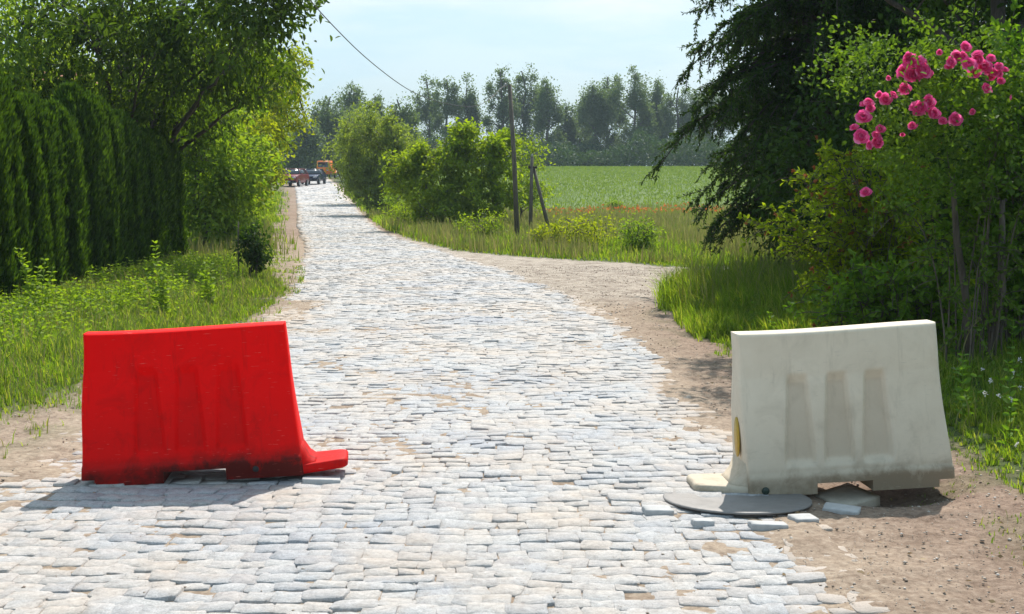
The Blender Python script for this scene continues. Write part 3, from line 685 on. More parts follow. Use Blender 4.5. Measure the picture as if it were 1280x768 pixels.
LT = [  # foot, height, blobs, clumps, leaf, material, label
    ((-7.6, 31.5), 4.4, [(-7.5, 31.4, 2.0, 1.5, 1.4, 1.7), (-7.0, 31.0, 1.0, 1.0, 1.0, .9), (-8.2, 31.4, 3.2, 1.2, 1.1, 1.1)], 130, .12, 'mid', 'rounded mid green bush just beyond the end of the hedge'),
    ((-9.4, 35.5), 6.2, [(-9.3, 35.4, 3.7, 1.9, 1.7, 2.0), (-8.2, 35, 2.2, 1.4, 1.3, 1.5), (-10.4, 35, 2.6, 1.5, 1.3, 1.6)], 170, .12, 'bright', 'fresh green small tree behind the end of the hedge'),
    ((-8.6, 39.0), 5.2, [(-8.8, 38.9, 2.9, 1.5, 1.5, 1.9), (-8.4, 38.4, 1.4, 1.1, 1.1, 1.1)], 130, .11, 'yellow', 'yellow green shrub at the grass verge beyond the bare patch'),
    ((-9.7, 45.0), 6.6, [(-9.1, 44.8, 4.2, 2.2, 1.9, 2.0), (-9.9, 44.6, 2.3, 1.5, 1.4, 1.6), (-10.5, 45, 5.2, 1.5, 1.4, 1.3)], 190, .13, 'yellow', 'tall sunlit yellow green tree leaning over the left of the road'),
    ((-13.0, 43.0), 8.0, [(-12.6, 42.8, 5.2, 2.4, 2, 2.2), (-12, 42, 3.4, 2, 1.8, 1.6)], 170, .14, 'bright', 'broad green tree second row behind the hedge end'),
    ((-12.2, 54.0), 9.0, [(-10.9, 53.8, 5.2, 2.1, 2, 2.6), (-11.0, 53, 3.4, 1.6, 1.6, 1.8)], 170, .16, 'mid', 'taller blue green tree topping the left roadside row'),
    ((-13.2, 62.0), 6.0, [(-13.0, 62, 3.6, 2.0, 2, 2.0), (-12.6, 61, 1.8, 1.5, 1.5, 1.3)], 130, .18, 'yellow', 'sunlit roadside shrub midway along the left of the road'),
    ((-16.0, 74.0), 6.5, [(-15.8, 74, 4.0, 2.3, 2, 2.3), (-15, 73, 2.0, 1.6, 1.5, 1.4)], 130, .22, 'bright', 'green roadside tree far along the left of the road'),
    ((-20.3, 93.0), 7.0, [(-20.0, 93, 4.6, 2.6, 2.4, 2.6), (-20.6, 92, 2.6, 1.9, 1.6, 1.8)], 110, .28, 'yellow', 'leafy tree beside the parked red car'),
]
for i, (p, H, bl, nc, lf, m_, lab) in enumerate(LT):
    make_tree('roadside_tree', lab, 'tree', p, H, rel(p, bl), int(nc*1.25), .19 if i < 4 else .25, 70 if i < 6 else 60, lf*1.2, m_, 'bark', .09, 100+i, .5, i < 3, 'trees along the left of the road', limbs=10, shell=.35, droop=.3, shoots=10)

# small dark shrub by its stake on the verge
p = gp(318, 352)
make_tree('small_shrub', 'small round dark leafy shrub standing alone on the left verge', 'shrub', (p[0]-.02, p[1]), .9, [(0, 0, .62, .26, .26, .32), (.06, 0, .40, .16, .16, .16)], 46, .07, 26, .075, 'dark', 'bark_dark', .03, 61, .5, True, stems=2, foliage='foliage', limbs=6)
b = MB(); b.tube([(0, 0, -.1), (.0, 0, .5), (.012, 0, .98)], [.012, .012, .011], 8); o = b.build('wooden_stake', M['pole']); o.location = on(p[0]-.26, p[1], 0); tag(o, 'thin wooden stake in the grass left of the small dark shrub', 'stake')

# house roof glimpsed through the trees at far left
hs = thing('brick_house', 'house with a reddish brown tiled roof half hidden behind the left trees', 'house', on(-19.5, 60), R(8))
b = MB(); b.prism([(-4, 0), (4, 0), (4, 3.6), (-4, 3.6)], 9); b.build('wall', M['render'], hs)
b = MB(); b.prism([(-4.5, 3.35), (0, 6.6), (4.5, 3.35), (4.5, 3.55), (0, 6.82), (-4.5, 3.55)], 9.8); o = b.build('roof', M['tile'], hs)
b = MB(); b.box((1.5, 1.0, 6.6), (.5, .5, 1.2), bev=.03); b.build('chimney', M['tile'], o)
for xx in (-2.6, 0, 2.6):
    b = MB(); b.box((xx, -4.03, 1.9), (1.1, .08, 1.3), bev=.02); wn = b.build('window', M['plate'], hs); b = MB(); b.box((xx, -4.075, 1.9), (.92, .02, 1.12)); b.build('pane', M['glass'], wn)

# ------------------------------------------------------------------ right of the road, middle distance
p = (-2.0, 45.5)
make_tree('green_tree', 'low broad bright green tree beside the bend, left of the wooden pole', 'tree', p, 4.2,
          pxb(p, [(585, 180, 45.5, .65, .6, .8), (560, 205, 45, .9, .8, .8), (610, 205, 45, .8, .8, .85), (525, 205, 45, .6, .6, .7), (540, 245, 44.5, 1.0, .8, .75), (590, 245, 44.5, 1.1, .9, .8), (628, 235, 45, .55, .6, 1.0), (505, 225, 45, .55, .5, .5), (560, 272, 44, 1.1, .7, .5), (625, 180, 45.5, .45, .4, .5)]),
          330, .13, 52, .17, 'bright', 'bark', .07, 200, .5, False, limbs=22, shell=.3, stems=3, shoots=16)
p = (.35, 50.0)
make_tree('green_tree', 'slim light green sapling just left of the leaning double pole', 'tree', p, 3.4, rel(p, [(.6, 50, 2.0, .9, .8, 1.2), (.8, 50, 1.0, .8, .7, .7)]), 60, .2, 45, .12, 'bright', 'bark', .06, 201, .5, False)
p = (-5.9, 63)
make_tree('olive_tree', 'dull olive green tree on the right of the road before the bright one', 'tree', p, 5.4,
          pxb(p, [(470, 150, 63, .9, .9, .8), (455, 185, 63, 1.2, 1, 1.1), (495, 165, 62, .9, .8, .8), (480, 215, 62, 1.5, 1.1, 1.0), (512, 190, 62, .8, .8, .8), (450, 220, 62, .9, .8, .8), (500, 245, 61, 1.2, .8, .7), (462, 245, 61, .7, .6, .6)]),
          300, .15, 50, .19, 'olive', 'bark', .09, 202, .4, False, limbs=20, shell=.3, stems=2, shoots=14)
p = (-4.4, 57)
make_tree('roadside_bush', 'dark bush at the foot of the olive tree by the road bend', 'bush', p, 2.3, rel(p, [(-4.6, 57, .9, 1.0, .9, .8), (-3.6, 56, .7, .9, .8, .6)]), 70, .2, 45, .11, 'mid', 'bark', .05, 203, .45, False, foliage='foliage', stems=3)
p = (-8.8, 78)
make_tree('olive_tree', 'darker tree behind the olive one, close to the right road edge', 'tree', p, 6.5, rel(p, [(-8.8, 78, 3.6, 2.0, 1.8, 2.4), (-7.4, 77, 3.4, 1.5, 1.4, 1.6), (-9.6, 77, 1.8, 1.2, 1, 1.3)]), 170, .34, 48, .19, 'olive', 'bark', .13, 204, .45, False)
for i, (px, py, H, r_, m_, lab) in enumerate([
        (598, 303, 1.0, .55, 'bright', 'small round green bush in the verge left of the wooden pole'),
        (722, 312, 1.0, .85, 'yellow', 'low yellow green bush in the verge right of the leaning double pole'),
        (688, 312, .7, .5, 'yellow', 'small yellow green bush between the poles and the track'),
        (800, 318, .95, .33, 'mid', 'upright grey green weed clump by the field edge'),
        (474, 270, 1.3, .7, 'mid', 'green bush on the right verge far up the road'),
        (505, 285, 1.0, .6, 'bright', 'leafy bush on the verge under the dark bush'),
        (769, 264, .5, .34, 'mid', 'lone tiny round bush in the middle of the field')]):
    p = gp(px, py)
    make_tree('verge_bush', lab, 'bush', (p[0], p[1]), H, [(0, 0, H*.5, r_, r_, H*.45), (r_*.4, 0, H*.4, r_*.7, r_*.6, H*.35)], 40, .15*max(.6, H), 36, .09 if i != 6 else .12, m_, 'bark', .03, 230+i, .45, False, 'bushes in the verge by the field', foliage='foliage', stems=3, limbs=5)

# far tree line: upright poplars and willows, each its own tree
FAR = [  # px centre, py top, Y, half width px, material dens, base py
    (372, 150, 165, 26, 1.0), (410, 112, 172, 28, 1.0), (436, 106, 182, 22, 1.0), (470, 112, 168, 26, 1.0), (500, 118, 150, 20, .8), (446, 150, 135, 20, .9),
    (535, 88, 205, 13, .55), (560, 88, 198, 16, .6), (584, 104, 202, 13, .6),
    (628, 78, 200, 15, .6), (655, 76, 206, 20, .8), (685, 98, 198, 16, .75), (708, 128, 204, 12, .8), (728, 112, 210, 11, .7), (742, 98, 200, 14, .8),
    (762, 84, 206, 16, .8), (792, 80, 200, 24, 1.0), (822, 96, 206, 18, .95), (850, 100, 202, 22, 1.0), (890, 92, 206, 26, 1.0), (940, 100, 202, 28, 1.0), (1000, 96, 206, 30, 1.0)]
farlab = ['rightmost', '']
for i, (px, py, Yd, hwp, dn) in enumerate(FAR):
    top = at(px, py-9, Yd); x = top[0]; z0 = float(gz(x, Yd)); H = top[2]-z0; rx = hwp/F*Yd; rng = np.random.default_rng(300+i)
    bl = []
    nsp = 4 + (i % 3)
    for k in range(nsp):
        ox = (-.8+1.6*k/(nsp-1))*rx+rng.normal(0, .12)*rx; hh = H*(1-.34*(abs(ox)/rx)**1.5*rng.uniform(.5, 1.3))*rng.uniform(.88, 1.0); zb = H*rng.uniform(.25, .5)
        bl.append((ox, rng.uniform(-.5, .5)*rx, (hh+zb)/2, rx*rng.uniform(.22, .42), rx*.35, (hh-zb)/2))
        if rng.random() < .6: bl.append((ox*1.15, 0, hh*rng.uniform(.45, .7), rx*.4, rx*.4, H*.10))
    bl.append((0, 0, H*.25, rx*.9, rx*.7, H*.17))
    kind = 'dense' if dn >= .95 else ('loose' if dn >= .7 else 'sparse')
    where = 'above the bend of the road' if px < 520 else ('in the gap left of the pole' if px < 600 else ('behind the wooden poles' if px < 700 else ('over the middle of the field crest' if px < 800 else 'behind the drooping conifer')))
    nth = [j for j in range(len(FAR)) if (FAR[j][0] < 520, FAR[j][0] < 600, FAR[j][0] < 700, FAR[j][0] < 800) == (px < 520, px < 600, px < 700, px < 800)]
    nth = sorted(nth, key=lambda j: FAR[j][0]).index(i)
    ordn = ['first', 'second', 'third', 'fourth', 'fifth', 'sixth'][nth]
    make_tree('poplar_tree', '%s grey green tree, %s from the left %s' % (kind, ordn, where), 'tree', (x, Yd), H, bl,
              int(125*dn*(1 if H < 14 else 1.25)), .42 if dn > .7 else .36, int(80), .36, 'far', 'bark', .3, 320+i, .55, False, 'trees of the far tree line', limbs=12, shell=.15, droop=.1, flat=1.25, trunk_top=H*.85)
# dark undergrowth closing the foot of the tree line
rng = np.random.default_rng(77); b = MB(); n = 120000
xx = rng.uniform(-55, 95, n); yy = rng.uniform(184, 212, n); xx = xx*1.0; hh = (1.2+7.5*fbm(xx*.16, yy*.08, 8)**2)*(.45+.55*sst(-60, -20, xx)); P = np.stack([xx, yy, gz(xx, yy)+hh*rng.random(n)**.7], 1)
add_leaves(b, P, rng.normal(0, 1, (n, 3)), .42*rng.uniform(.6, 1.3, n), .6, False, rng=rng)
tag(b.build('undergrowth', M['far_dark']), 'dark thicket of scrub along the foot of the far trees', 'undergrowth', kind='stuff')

# ------------------------------------------------------------------ poles and wire
p = gp(647, 300); H = at(637, 106, p[1])[2]-p[2]; dx = at(637, 106, p[1])[0]-p[0]
up = thing('utility_pole', 'tall thin weathered wooden pole leaning slightly left beside the bright tree', 'utility pole', p)
b = MB(); b.tube([(0, 0, -.2), (dx*.5+.02, 0, H*.5), (dx, 0, H)], [.078, .068, .058], 12); b.build('pole_shaft', M['pole'], up, smooth=True)
b = MB(); b.tube([(dx-.02, -.06, H-.18), (dx-.12, -.10, H-.18), (dx-.12, -.10, H-.05)], .012, 6); br = b.build('bracket', M['iron'], up)
b = MB(); b.lathe([(.0, .0), (.035, .0), (.045, .03), (.03, .05), (.042, .075), (.02, .10), (0, .10)], (dx-.12, -.10, H-.07), 12); b.build('insulator', M['porcelain'], br, smooth=True)
top1 = np.array(p)+np.array([dx-.12, -.10, H])
W = [top1, at(598, 139, 36), at(520, 122, 29), at(455, 72, 23), at(408, 24, 19), at(387, 0, 17.5), at(330, -75, 14.5), at(200, -260, 11)]
W = np.array(W); tt = np.linspace(0, len(W)-1, 60)
Wp = np.stack([np.interp(tt, np.arange(len(W)), W[:, k]) for k in range(3)], 1)
for _ in range(14): Wp[1:-1] = (Wp[:-2]+2*Wp[1:-1]+Wp[2:])/4
b = MB(); b.tube(Wp, .008, 6); wr_ = b.build('overhead_wire', M['iron']); tag(wr_, 'thin overhead wire running from the tall pole up across the sky', 'wire')
dp_ = thing('double_pole', 'short braced wooden pole with a leaning strut at the edge of the field', 'utility pole', gp(663, 292))
q = np.array(dp_.location); tA = at(665, 196, q[1])-q; fB = gp(686, 288)-q
b = MB(); b.tube([(0, 0, -.2), tuple(tA*.5), tuple(tA)], [.066, .06, .052], 10); b.build('pole_shaft', M['pole'], dp_, smooth=True)
b = MB(); b.tube([(fB[0], 0.05, -.15), tuple(tA*.86+np.array([0.06, .1, 0]))], [.064, .052], 10); b.build('strut', M['pole'], dp_, smooth=True)
b = MB(); b.box(tuple(tA*.86+np.array([.03, 0, 0])), (.30, .08, .08), bev=.01); b.build('cross_block', M['pole'], dp_)
b = MB(); b.lathe([(0, 0), (.03, 0), (.04, .03), (.025, .05), (.036, .08), (0, .10)], tuple(tA), 10); b.build('insulator', M['porcelain'], dp_, smooth=True)

# ------------------------------------------------------------------ parked vehicles far up the road
def wheel(par, x, y, r=.32, wd=.2):
    b = MB(); s_ = 1 if x > 0 else -1
    b.lathe([(r*.62, -wd/2), (r*.93, -wd/2), (r, -wd/2+.03), (r, wd/2-.03), (r*.93, wd/2), (r*.62, wd/2)], (x, y, r), 22, 'x'); wh = b.build('wheel', M['black'], par, smooth=True)
    b = MB(); b.lathe([(0, .02*s_), (r*.2, .03*s_), (r*.55, -.01*s_), (r*.64, .03*s_)], (x+s_*(wd/2-.03), y, r), 16, 'x'); b.build('rim', M['chrome'], wh, smooth=True)
def car(name, label, px, py, paint, rz=0, suv=False):
    p = gp(px, py); t = thing(name, label, 'car', p, rz, 'cars parked at the far end of the road'); hh = .12 if suv else 0
    b = MB()  # side outline, front towards -y
    out_ = [(-2.05, .34), (-2.1, .5), (-2.08, .68+hh), (-1.95, .80+hh), (-1.15, .95+hh), (1.75, .98+hh), (2.05, .86+hh), (2.1, .5), (2.0, .32)]
    b.prism(out_, 1.76, taper=[1.6, 1.68, 1.66, 1.66, 1.74, 1.72, 1.62, 1.66, 1.6]); body = fix_normals(b.build('body', M[paint], t))
    md = body.modifiers.new('bevel', 'BEVEL'); md.width = .05; md.segments = 2
    b = MB(); b.prism([(-1.05, .95+hh), (-.35, 1.42+hh), (1.2, 1.44+hh), (1.85, .98+hh)], 1.5, taper=[1.62, 1.22, 1.2, 1.55]); cab = fix_normals(b.build('cabin', M['glass'], t))
    b = MB(); b.prism([(-.38, 1.41+hh), (-.30, 1.46+hh), (1.15, 1.48+hh), (1.24, 1.42+hh)], 1.26); b.build('roof', M[paint], t)
    for s_ in (-1, 1):
        b = MB(); b.tube([(s_*.80, -1.02, .96+hh), (s_*.62, -.36, 1.42+hh), (s_*.61, 1.2, 1.44+hh), (s_*.78, 1.82, .98+hh)], .035, 6); b.build('roof_pillar', M[paint], t)
        b = MB(); b.box((s_*.60, -2.06, .66+hh), (.34, .1, .15), bev=.03); b.build('headlight', M['lamp'], t)
        b = MB(); b.box((s_*.96, -.78, 1.0+hh), (.16, .1, .13), bev=.03); b.build('side_mirror', M[paint], t)
        wheel(t, s_*.78, -1.28); wheel(t, s_*.78, 1.3)
    b = MB(); b.box((0, -2.085, .62+hh), (.74, .05, .13), bev=.01); b.build('grille', M['black'], t)
    b = MB(); b.box((0, -2.12, .42), (.52, .02, .13), bev=.004); b.build('number_plate', M['plate'], t)
    b = MB(); b.box((0, -2.07, .40), (1.60, .12, .22), bev=.04); b.build('bumper', M['black'], t)
    return t
car('parked_car', 'dark red car with a white plate parked under the left trees far up the road', 368, 233, 'car_red', R(-7), True)
car('parked_car', 'dark blue car with a pale windscreen in the far end of the road', 392, 230.5, 'car_blue', R(-4))
p = gp(407, 223.5)
tk = thing('small_truck', 'small bright orange work vehicle standing at the far end of the road', 'truck', p, R(-5))
b = MB(); b.prism([(-1.1, .5), (-1.15, 1.15), (-.95, 2.0), (.3, 2.05), (.3, .5)], 1.5); fix_normals(b.build('cab', M['orange'], tk))
b = MB(); b.box((0, -1.1, 1.58), (1.2, .06, .6), M=None, bev=.02); b.build('windscreen', M['glass'], tk)
b = MB(); b.box((0, 1.7, .72), (1.6, 2.7, .18), bev=.02); b.build('load_bed', M['orange'], tk)
for s_ in (-1, 1):
    b = MB(); b.box((s_*.79, 1.7, 1.05), (.04, 2.7, .5), bev=.01); b.build('bed_side', M['orange'], tk)
    b = MB(); b.box((s_*.5, -1.17, .95), (.22, .06, .16), bev=.02); b.build('headlight', M['lamp'], tk)
    wheel(tk, s_*.66, -.55, .33); wheel(tk, s_*.66, 2.1, .33)
b = MB(); b.lathe([(0, .12), (.06, .1), (.07, 0)], (0, -.3, 2.06), 12); b.build('beacon', M['amber'], tk)

# ------------------------------------------------------------------ drooping conifer and the trees on the right
def conifer(name, label, pos, H, seed, n_br=120, Rm=2.6, base=.5, side=None, group=None):
    rng = np.random.default_rng(seed); t = thing(name, label, 'tree', on(*pos), 0, group)
    tm = MB(); z = np.linspace(-.2, H, 18); tm.tube(np.stack([.08*np.sin(z), .06*np.cos(z*.8), z], 1), np.linspace(.2, .02, 18), 9)
    lm_ = MB(); PP = []; DD = []; LL = []
    for k in range(n_br):
        f = (k+rng.random())/n_br; zb = base+(H-base)*f**1.05; a = rng.random()*6.283
        L = Rm*(1-.62*f)*rng.uniform(.7, 1.15)*(1-.35*(f < .12))
        d = np.array([math.cos(a), math.sin(a), 0]); s0 = np.array([0, 0, zb]); rise = rng.uniform(.1, .35)
        q = bez(s0, s0+d*L*.55+np.array([0, 0, rise*L]), s0+d*L+np.array([0, 0, -.28*L*rng.uniform(.6, 1.5)]), 12)
        tm.tube(q, np.linspace(.035*(1-.5*f)+.006, .005, 12), 4, False)
        ntw = int(13*L)+6
        for m in range(ntw):
            u = rng.uniform(.18, 1.0); i = u*11; i0 = int(i); pt = q[i0]+(q[min(11, i0+1)]-q[i0])*(i-i0)
            sd = np.array([-d[1], d[0], 0])*rng.choice([-1, 1]); tl = rng.uniform(.25, .62)*(1.25-.5*u)
            dr = unit(d*rng.uniform(.1, .6)+sd*rng.uniform(.1, .55)+np.array([0, 0, -rng.uniform(.05, 1.15)]))
            tw = bez(pt, pt+(d*.4+sd*.3)*tl*.5, pt+dr*tl, 7)
            tm.tube(tw, [.005]*6+[.003], 3, False)
            nn = int(tl*120); uu = rng.random(nn)*6; ii = uu.astype(int); tp_ = tw[ii]+(tw[ii+1]-tw[ii])*(uu-ii)[:, None]; ax = unit(tw[ii+1]-tw[ii])
            PP.append(tp_); DD.append(ax*.8+rng.normal(0, .55, (nn, 3))); LL.append(rng.uniform(.045, .085, nn))
    P = np.concatenate(PP); add_leaves(lm_, P, np.concatenate(DD), np.concatenate(LL), .36, False, rng=rng)
    tm.build('trunk', M['bark_dark'], t, smooth=True); lm_.build('crown', M['needle'], t); return t
conifer('conifer_tree', 'large dark conifer with drooping needle sprays at the right of the road', (4.7, 19.2), 8.8, 41, 270, 2.7, 1.2)
conifer('conifer_tree', 'second dark conifer deeper in the thicket right of the drooping one', (6.7, 20.8), 9.0, 42, 170, 2.2, .6)
make_tree('dark_tree', 'dark leafy tree filling the space behind the conifers', 'tree', (6.9, 25.5), 10, [(0, 0, 3.4, 2.6, 1.6, 3.0), (1.0, 0, 6.6, 3.2, 2, 2.6), (3.2, 0, 3.6, 2.4, 1.8, 3.2), (-1.2, -.5, 5.8, 1.6, 1.5, 1.9)], 600, .36, 52, .15, 'dark', 'bark_dark', .2, 43, .5, False, limbs=14, shell=.1)
make_tree('dark_tree', 'dark barked tree standing behind the rose bush at the right edge', 'tree', (4.75, 12.6), 8, [(-.9, 0, 4.2, 1.7, 1.2, 1.0), (.8, .6, 3.7, 1.6, 1.2, 1.2), (.2, 3.0, 6.3, 2.2, 1.6, 1.4), (.9, 1, 2.4, 1.1, .9, 1.0), (-.2, .8, 1.6, 1.2, .8, 1.2)], 520, .2, 52, .095, 'dark', 'bark_dark', .11, 44, .5, True, limbs=14, shell=.15)
make_tree('dark_tree', 'dark multi stemmed hazel under the conifers behind the arching shrub', 'tree', (4.85, 15.6), 4.2, [(-.6, 0, 1.5, 1.2, .9, 1.2), (.6, .2, 2.3, 1.3, 1, 1.2), (1.6, 0, 1.3, 1.0, .8, 1.1)], 360, .18, 52, .085, 'dark', 'bark_dark', .07, 45, .5, True, stems=4, limbs=10, shell=.15)
# leafy evergreen skirt below the first conifer
make_tree('understorey_shrub', 'dark shrub growing at the foot of the drooping conifer', 'shrub', (4.15, 17.6), 1.7, [(.0, 0, .75, .65, .55, .7), (.55, .1, 1.0, .6, .5, .7)], 90, .14, 36, .08, 'dark', 'bark_dark', .04, 46, .5, True, stems=3, foliage='foliage')
# arching shrub with reddish shoot tips
def arching(name, label, pos, seed, nst, spread, H, lm, leaf, tips=True, bias=(0, 0), llen=.8, dens=46, group=None, foliage_name='foliage', wr=.55, cat='shrub'):
    rng = np.random.default_rng(seed); t = thing(name, label, cat, on(*pos), 0, group); sm = MB(); fm_ = MB(); tp_ = MB(); P = []; D = []
    for k in range(nst):
        a = rng.random()*6.283; rr = spread*rng.uniform(.25, 1); ex = math.cos(a)*rr+bias[0]*rng.random(); ey = math.sin(a)*rr*.8+bias[1]*rng.random(); hz = H*rng.uniform(.3, 1)
        q = bez(np.array([ex*.3+rng.normal(0, .12), ey*.3+rng.normal(0, .12), -.05]), np.array([ex*.45, ey*.45, hz*1.2]), np.array([ex, ey, hz*rng.uniform(.72, 1)]), 16)
        sm.tube(q, np.linspace(.0075, .0025, 16), 5, False)
        for m in range(13):
            i = rng.integers(2, 16); s0 = q[i]*1.0; dd = unit(np.array([ex, ey, 0])+rng.normal(0, .6, 3)+np.array([0, 0, rng.uniform(-.1, .9)])); L = rng.uniform(.15, .45)*llen
            tw = bez(s0, s0+dd*L*.6+np.array([0, 0, .1*L]), s0+dd*L-np.array([0, 0, .12*L]), 7); sm.tube(tw, [.004]*6+[.002], 3, False)
            nn = int(dens*L)+4; uu = rng.random(nn)*6; ii = uu.astype(int); P.append(tw[ii]+(tw[ii+1]-tw[ii])*(uu-ii)[:, None]); D.append(dd*.5+rng.normal(0, .6, (nn, 3)))
            if tips and rng.random() < .25: add_leaves(tp_, np.repeat(tw[-1:], 5, 0), dd+rng.normal(0, .5, (5, 3)), leaf*.9, .45, True, rng=rng)
    P = np.concatenate(P); D = np.concatenate(D); add_leaves(fm_, P, D, leaf*rng.uniform(.65, 1.25, len(P)), wr, True, rng=rng)
    sm.build('stem', M['bark'], t, smooth=True)
    if tips and tp_.n:
        n2 = sum(len(f) for f in tp_.f); fm_.f += [f+fm_.n for f in tp_.f]; fm_.v += tp_.v; fm_.n += tp_.n; fm_.build(foliage_name, M[lm], t, mat2=M['redtip'], n2=n2)
    else: fm_.build(foliage_name, M[lm], t)
    return t
arching('arching_shrub', 'light green arching shrub with reddish tips between the conifer and the roses', (3.45, 12.0), 51, 70, .95, 1.85, 'bright', .055, True, (-.3, 0))
arching('elder_shrub', 'large leaved green shrub at the right edge below the roses', (4.15, 10.4), 52, 46, .8, 2.5, 'elder', .085, False, (.1, 0), 1.0, 40, wr=.5)
arching('elder_shrub', 'low green shrub on the grassy bank under the arching shrub', (3.25, 11.0), 53, 34, .7, .85, 'elder', .06, False, (0, 0), .7, 40)

# rose bush, blossoms each a part
rose = arching('rose_bush', 'tall climbing rose bush with pink blossom clusters at the right', (3.6, 9.9), 54, 13, .85, 2.6, 'rose_leaf', .045, False, (-.1, 0), .8, 64)
rng = np.random.default_rng(9); ro = np.array(rose.location)
# canes seen against the dark
b = MB(); b.tube([(-.02, 0, -.1), (-.06, .02, .5), (-.16, 0, 1.0), (-.22, -.02, 1.5)], [.035, .03, .026, .018], 8); b.tube([(.12, .05, -.1), (.2, 0, .6), (.18, 0, 1.3)], [.04, .035, .02], 8); b.build('cane', M['bark'], rose, smooth=True)
# dense leafy head under the blossoms
hb = MB(); cen = [(1148, 105), (1100, 150), (1200, 100), (1230, 130), (1160, 150), (1190, 180), (1120, 190), (1250, 180), (1090, 60), (1165, 55), (1060, 90), (1220, 60), (1270, 110), (1140, 230), (1200, 230)]
for (cx_, cy_) in cen:
    for m in range(17):
        c0 = at(cx_+rng.normal(0, 20), cy_+rng.normal(0, 17), 9.75+rng.normal(0, .28))-ro; n = 26
        P = c0+rng.normal(0, .052, (n, 3)); add_leaves(hb, P, rng.normal(0, 1, (n, 3))+np.array([0, -.2, .1]), .043*rng.uniform(.7, 1.2, n), .6, True, rng=rng)
hb.build('foliage', M['rose_leaf'], rose)
def bloom(r, seed):
    rng = np.random.default_rng(seed); b = MB(); nb = max(1, int((r/.05)**2)) ; cs_ = [np.zeros(3)] if nb == 1 else [unit(rng.normal(0, 1, 3))*r*.62*rng.uniform(.4, 1) for _ in range(nb*2)]
    rb_ = r if nb == 1 else max(.042, r*.5)
    for c0 in cs_:
        ax = unit(c0+np.array([0, -.6*r-.01, .35*r])+rng.normal(0, .01, 3)); e1 = unit(np.cross(ax, [0.3, .1, 1])); e2 = np.cross(ax, e1); m = 26
        for k in range(m):
            f = k/(m-1); a = k*2.4; tilt = .15+1.25*f; rad = rb_*(.25+.75*f)
            dd = e1*math.cos(a)+e2*math.sin(a); sd = np.cross(ax, dd); tipd = ax*math.cos(tilt)+dd*math.sin(tilt); nb2 = rb_*(.42+.25*f)
            p0 = c0+dd*rb_*.06; p1 = c0+tipd*rad*.55; p2 = c0+tipd*rad+ax*rng.normal(0, .08)*rb_
            V = [p0, p1+sd*nb2*.8-dd*0, p2+sd*nb2*.6-dd*.15*rb_, p2+dd*.06*rb_, p2-sd*nb2*.6-dd*.15*rb_, p1-sd*nb2*.8, p1+dd*.16*rb_]
            b.add(np.array(V), np.array([[0, 1, 6], [0, 6, 5]]), np.array([[1, 2, 3, 6], [6, 3, 4, 5]]))
    return b
BL = [(1143, 85, 18), (1130, 112, 10), (1106, 125, 10), (1085, 133, 12), (1078, 148, 10), (1075, 172, 11), (1092, 174, 12), (1150, 138, 17), (1166, 143, 10), (1178, 152, 7),
      (1193, 150, 9), (1140, 158, 7), (1200, 70, 13), (1222, 72, 12), (1240, 92, 13), (1217, 90, 10), (1232, 112, 9), (1256, 88, 6), (1082, 241, 7), (1188, 78, 8), (1250, 102, 7), (1098, 118, 6), (1135, 72, 9), (1158, 92, 9), (1210, 82, 11), (1230, 84, 10), (1186, 84, 6), (1248, 84, 8), (1160, 128, 9), (1085, 182, 8), (1100, 162, 7), (1068, 160, 6), (1206, 60, 8), (1238, 74, 8), (1116, 120, 7), (1174, 66, 4), (1110, 98, 4), (1262, 122, 5), (1128, 168, 4), (1215, 140, 5)]
for k, (px, py, r_) in enumerate(BL):
    c0 = at(px, py, 9.28+rng.normal(0, .05)); o = bloom(r_/F*9.3*(rng.uniform(1.0, 1.25) if r_ >= 11 else rng.uniform(.9, 1.2)), 500+k).build('blossom', M['petal'], rose, smooth=True); o.location = tuple(c0-ro)

# ------------------------------------------------------------------ grass
def grass(name, label, n, xr, yr, hfun, mat, seed, wd=.004, ypow=1.0, mask=grass_mask, curl=.5, extra=None):
    rng = np.random.default_rng(seed); y = yr[0]+(yr[1]-yr[0])*rng.random(n)**ypow; x = rng.uniform(*xr, n)
    if callable(extra): x, y = extra(x, y, rng)
    # tufts: pull blades towards tuft centres
    g = .11; jx, jy = np.floor(x/g).astype(np.int64), np.floor(y/g).astype(np.int64)
    tx = (jx+hash2(jx, jy, 1))*g; ty = (jy+hash2(jx, jy, 2))*g; kf = .45; x = x*(1-kf)+tx*kf; y = y*(1-kf)+ty*kf
    # keep blades inside the view cone plus a margin
    k = (rng.random(len(x)) < mask(x, y)) & (np.abs(x) < y*.47+1.2); x, y = x[k], y[k]; jx, jy = jx[k], jy[k]; n = len(x)
    h = hfun(x, y)*rng.uniform(.45, 1.15, n)*(.7+.6*hash2(jx, jy, 5)); a = rng.random(n)*6.283; ln = rng.uniform(.1, .75, n)*curl*1.3
    d = np.stack([np.cos(a), np.sin(a), np.zeros(n)], 1); s_ = np.stack([-np.sin(a+.6), np.cos(a+.6), np.zeros(n)], 1)*(wd*np.sqrt(np.maximum(y, 6)/8)*rng.uniform(.6, 1.4, n))[:, None]
    p0 = np.stack([x, y, gz(x, y)-.01], 1); up = np.array([0, 0, 1.])
    p1 = p0+up*(h*.55)[:, None]+d*(h*ln*.3)[:, None]; p2 = p0+up*(h*(1-.35*ln))[:, None]+d*(h*ln*.95)[:, None]
    V = np.stack([p0-s_, p0+s_, p1-s_*.8, p1+s_*.8, p2], 1); b_ = (np.arange(n)*5)[:, None]
    mb = MB(); mb.add(V.reshape(-1, 3), b_+np.array([0, 1, 3, 2]), b_+np.array([2, 3, 4]))
    tag(mb.build(name, M[mat]), label, 'grass', kind='stuff'); return n
hl = lambda x, y: .03+.11*sst(0, 1.2, left_edge(y)-x)+.16*fbm(x*2.2, y*2.2, 61)**1.5
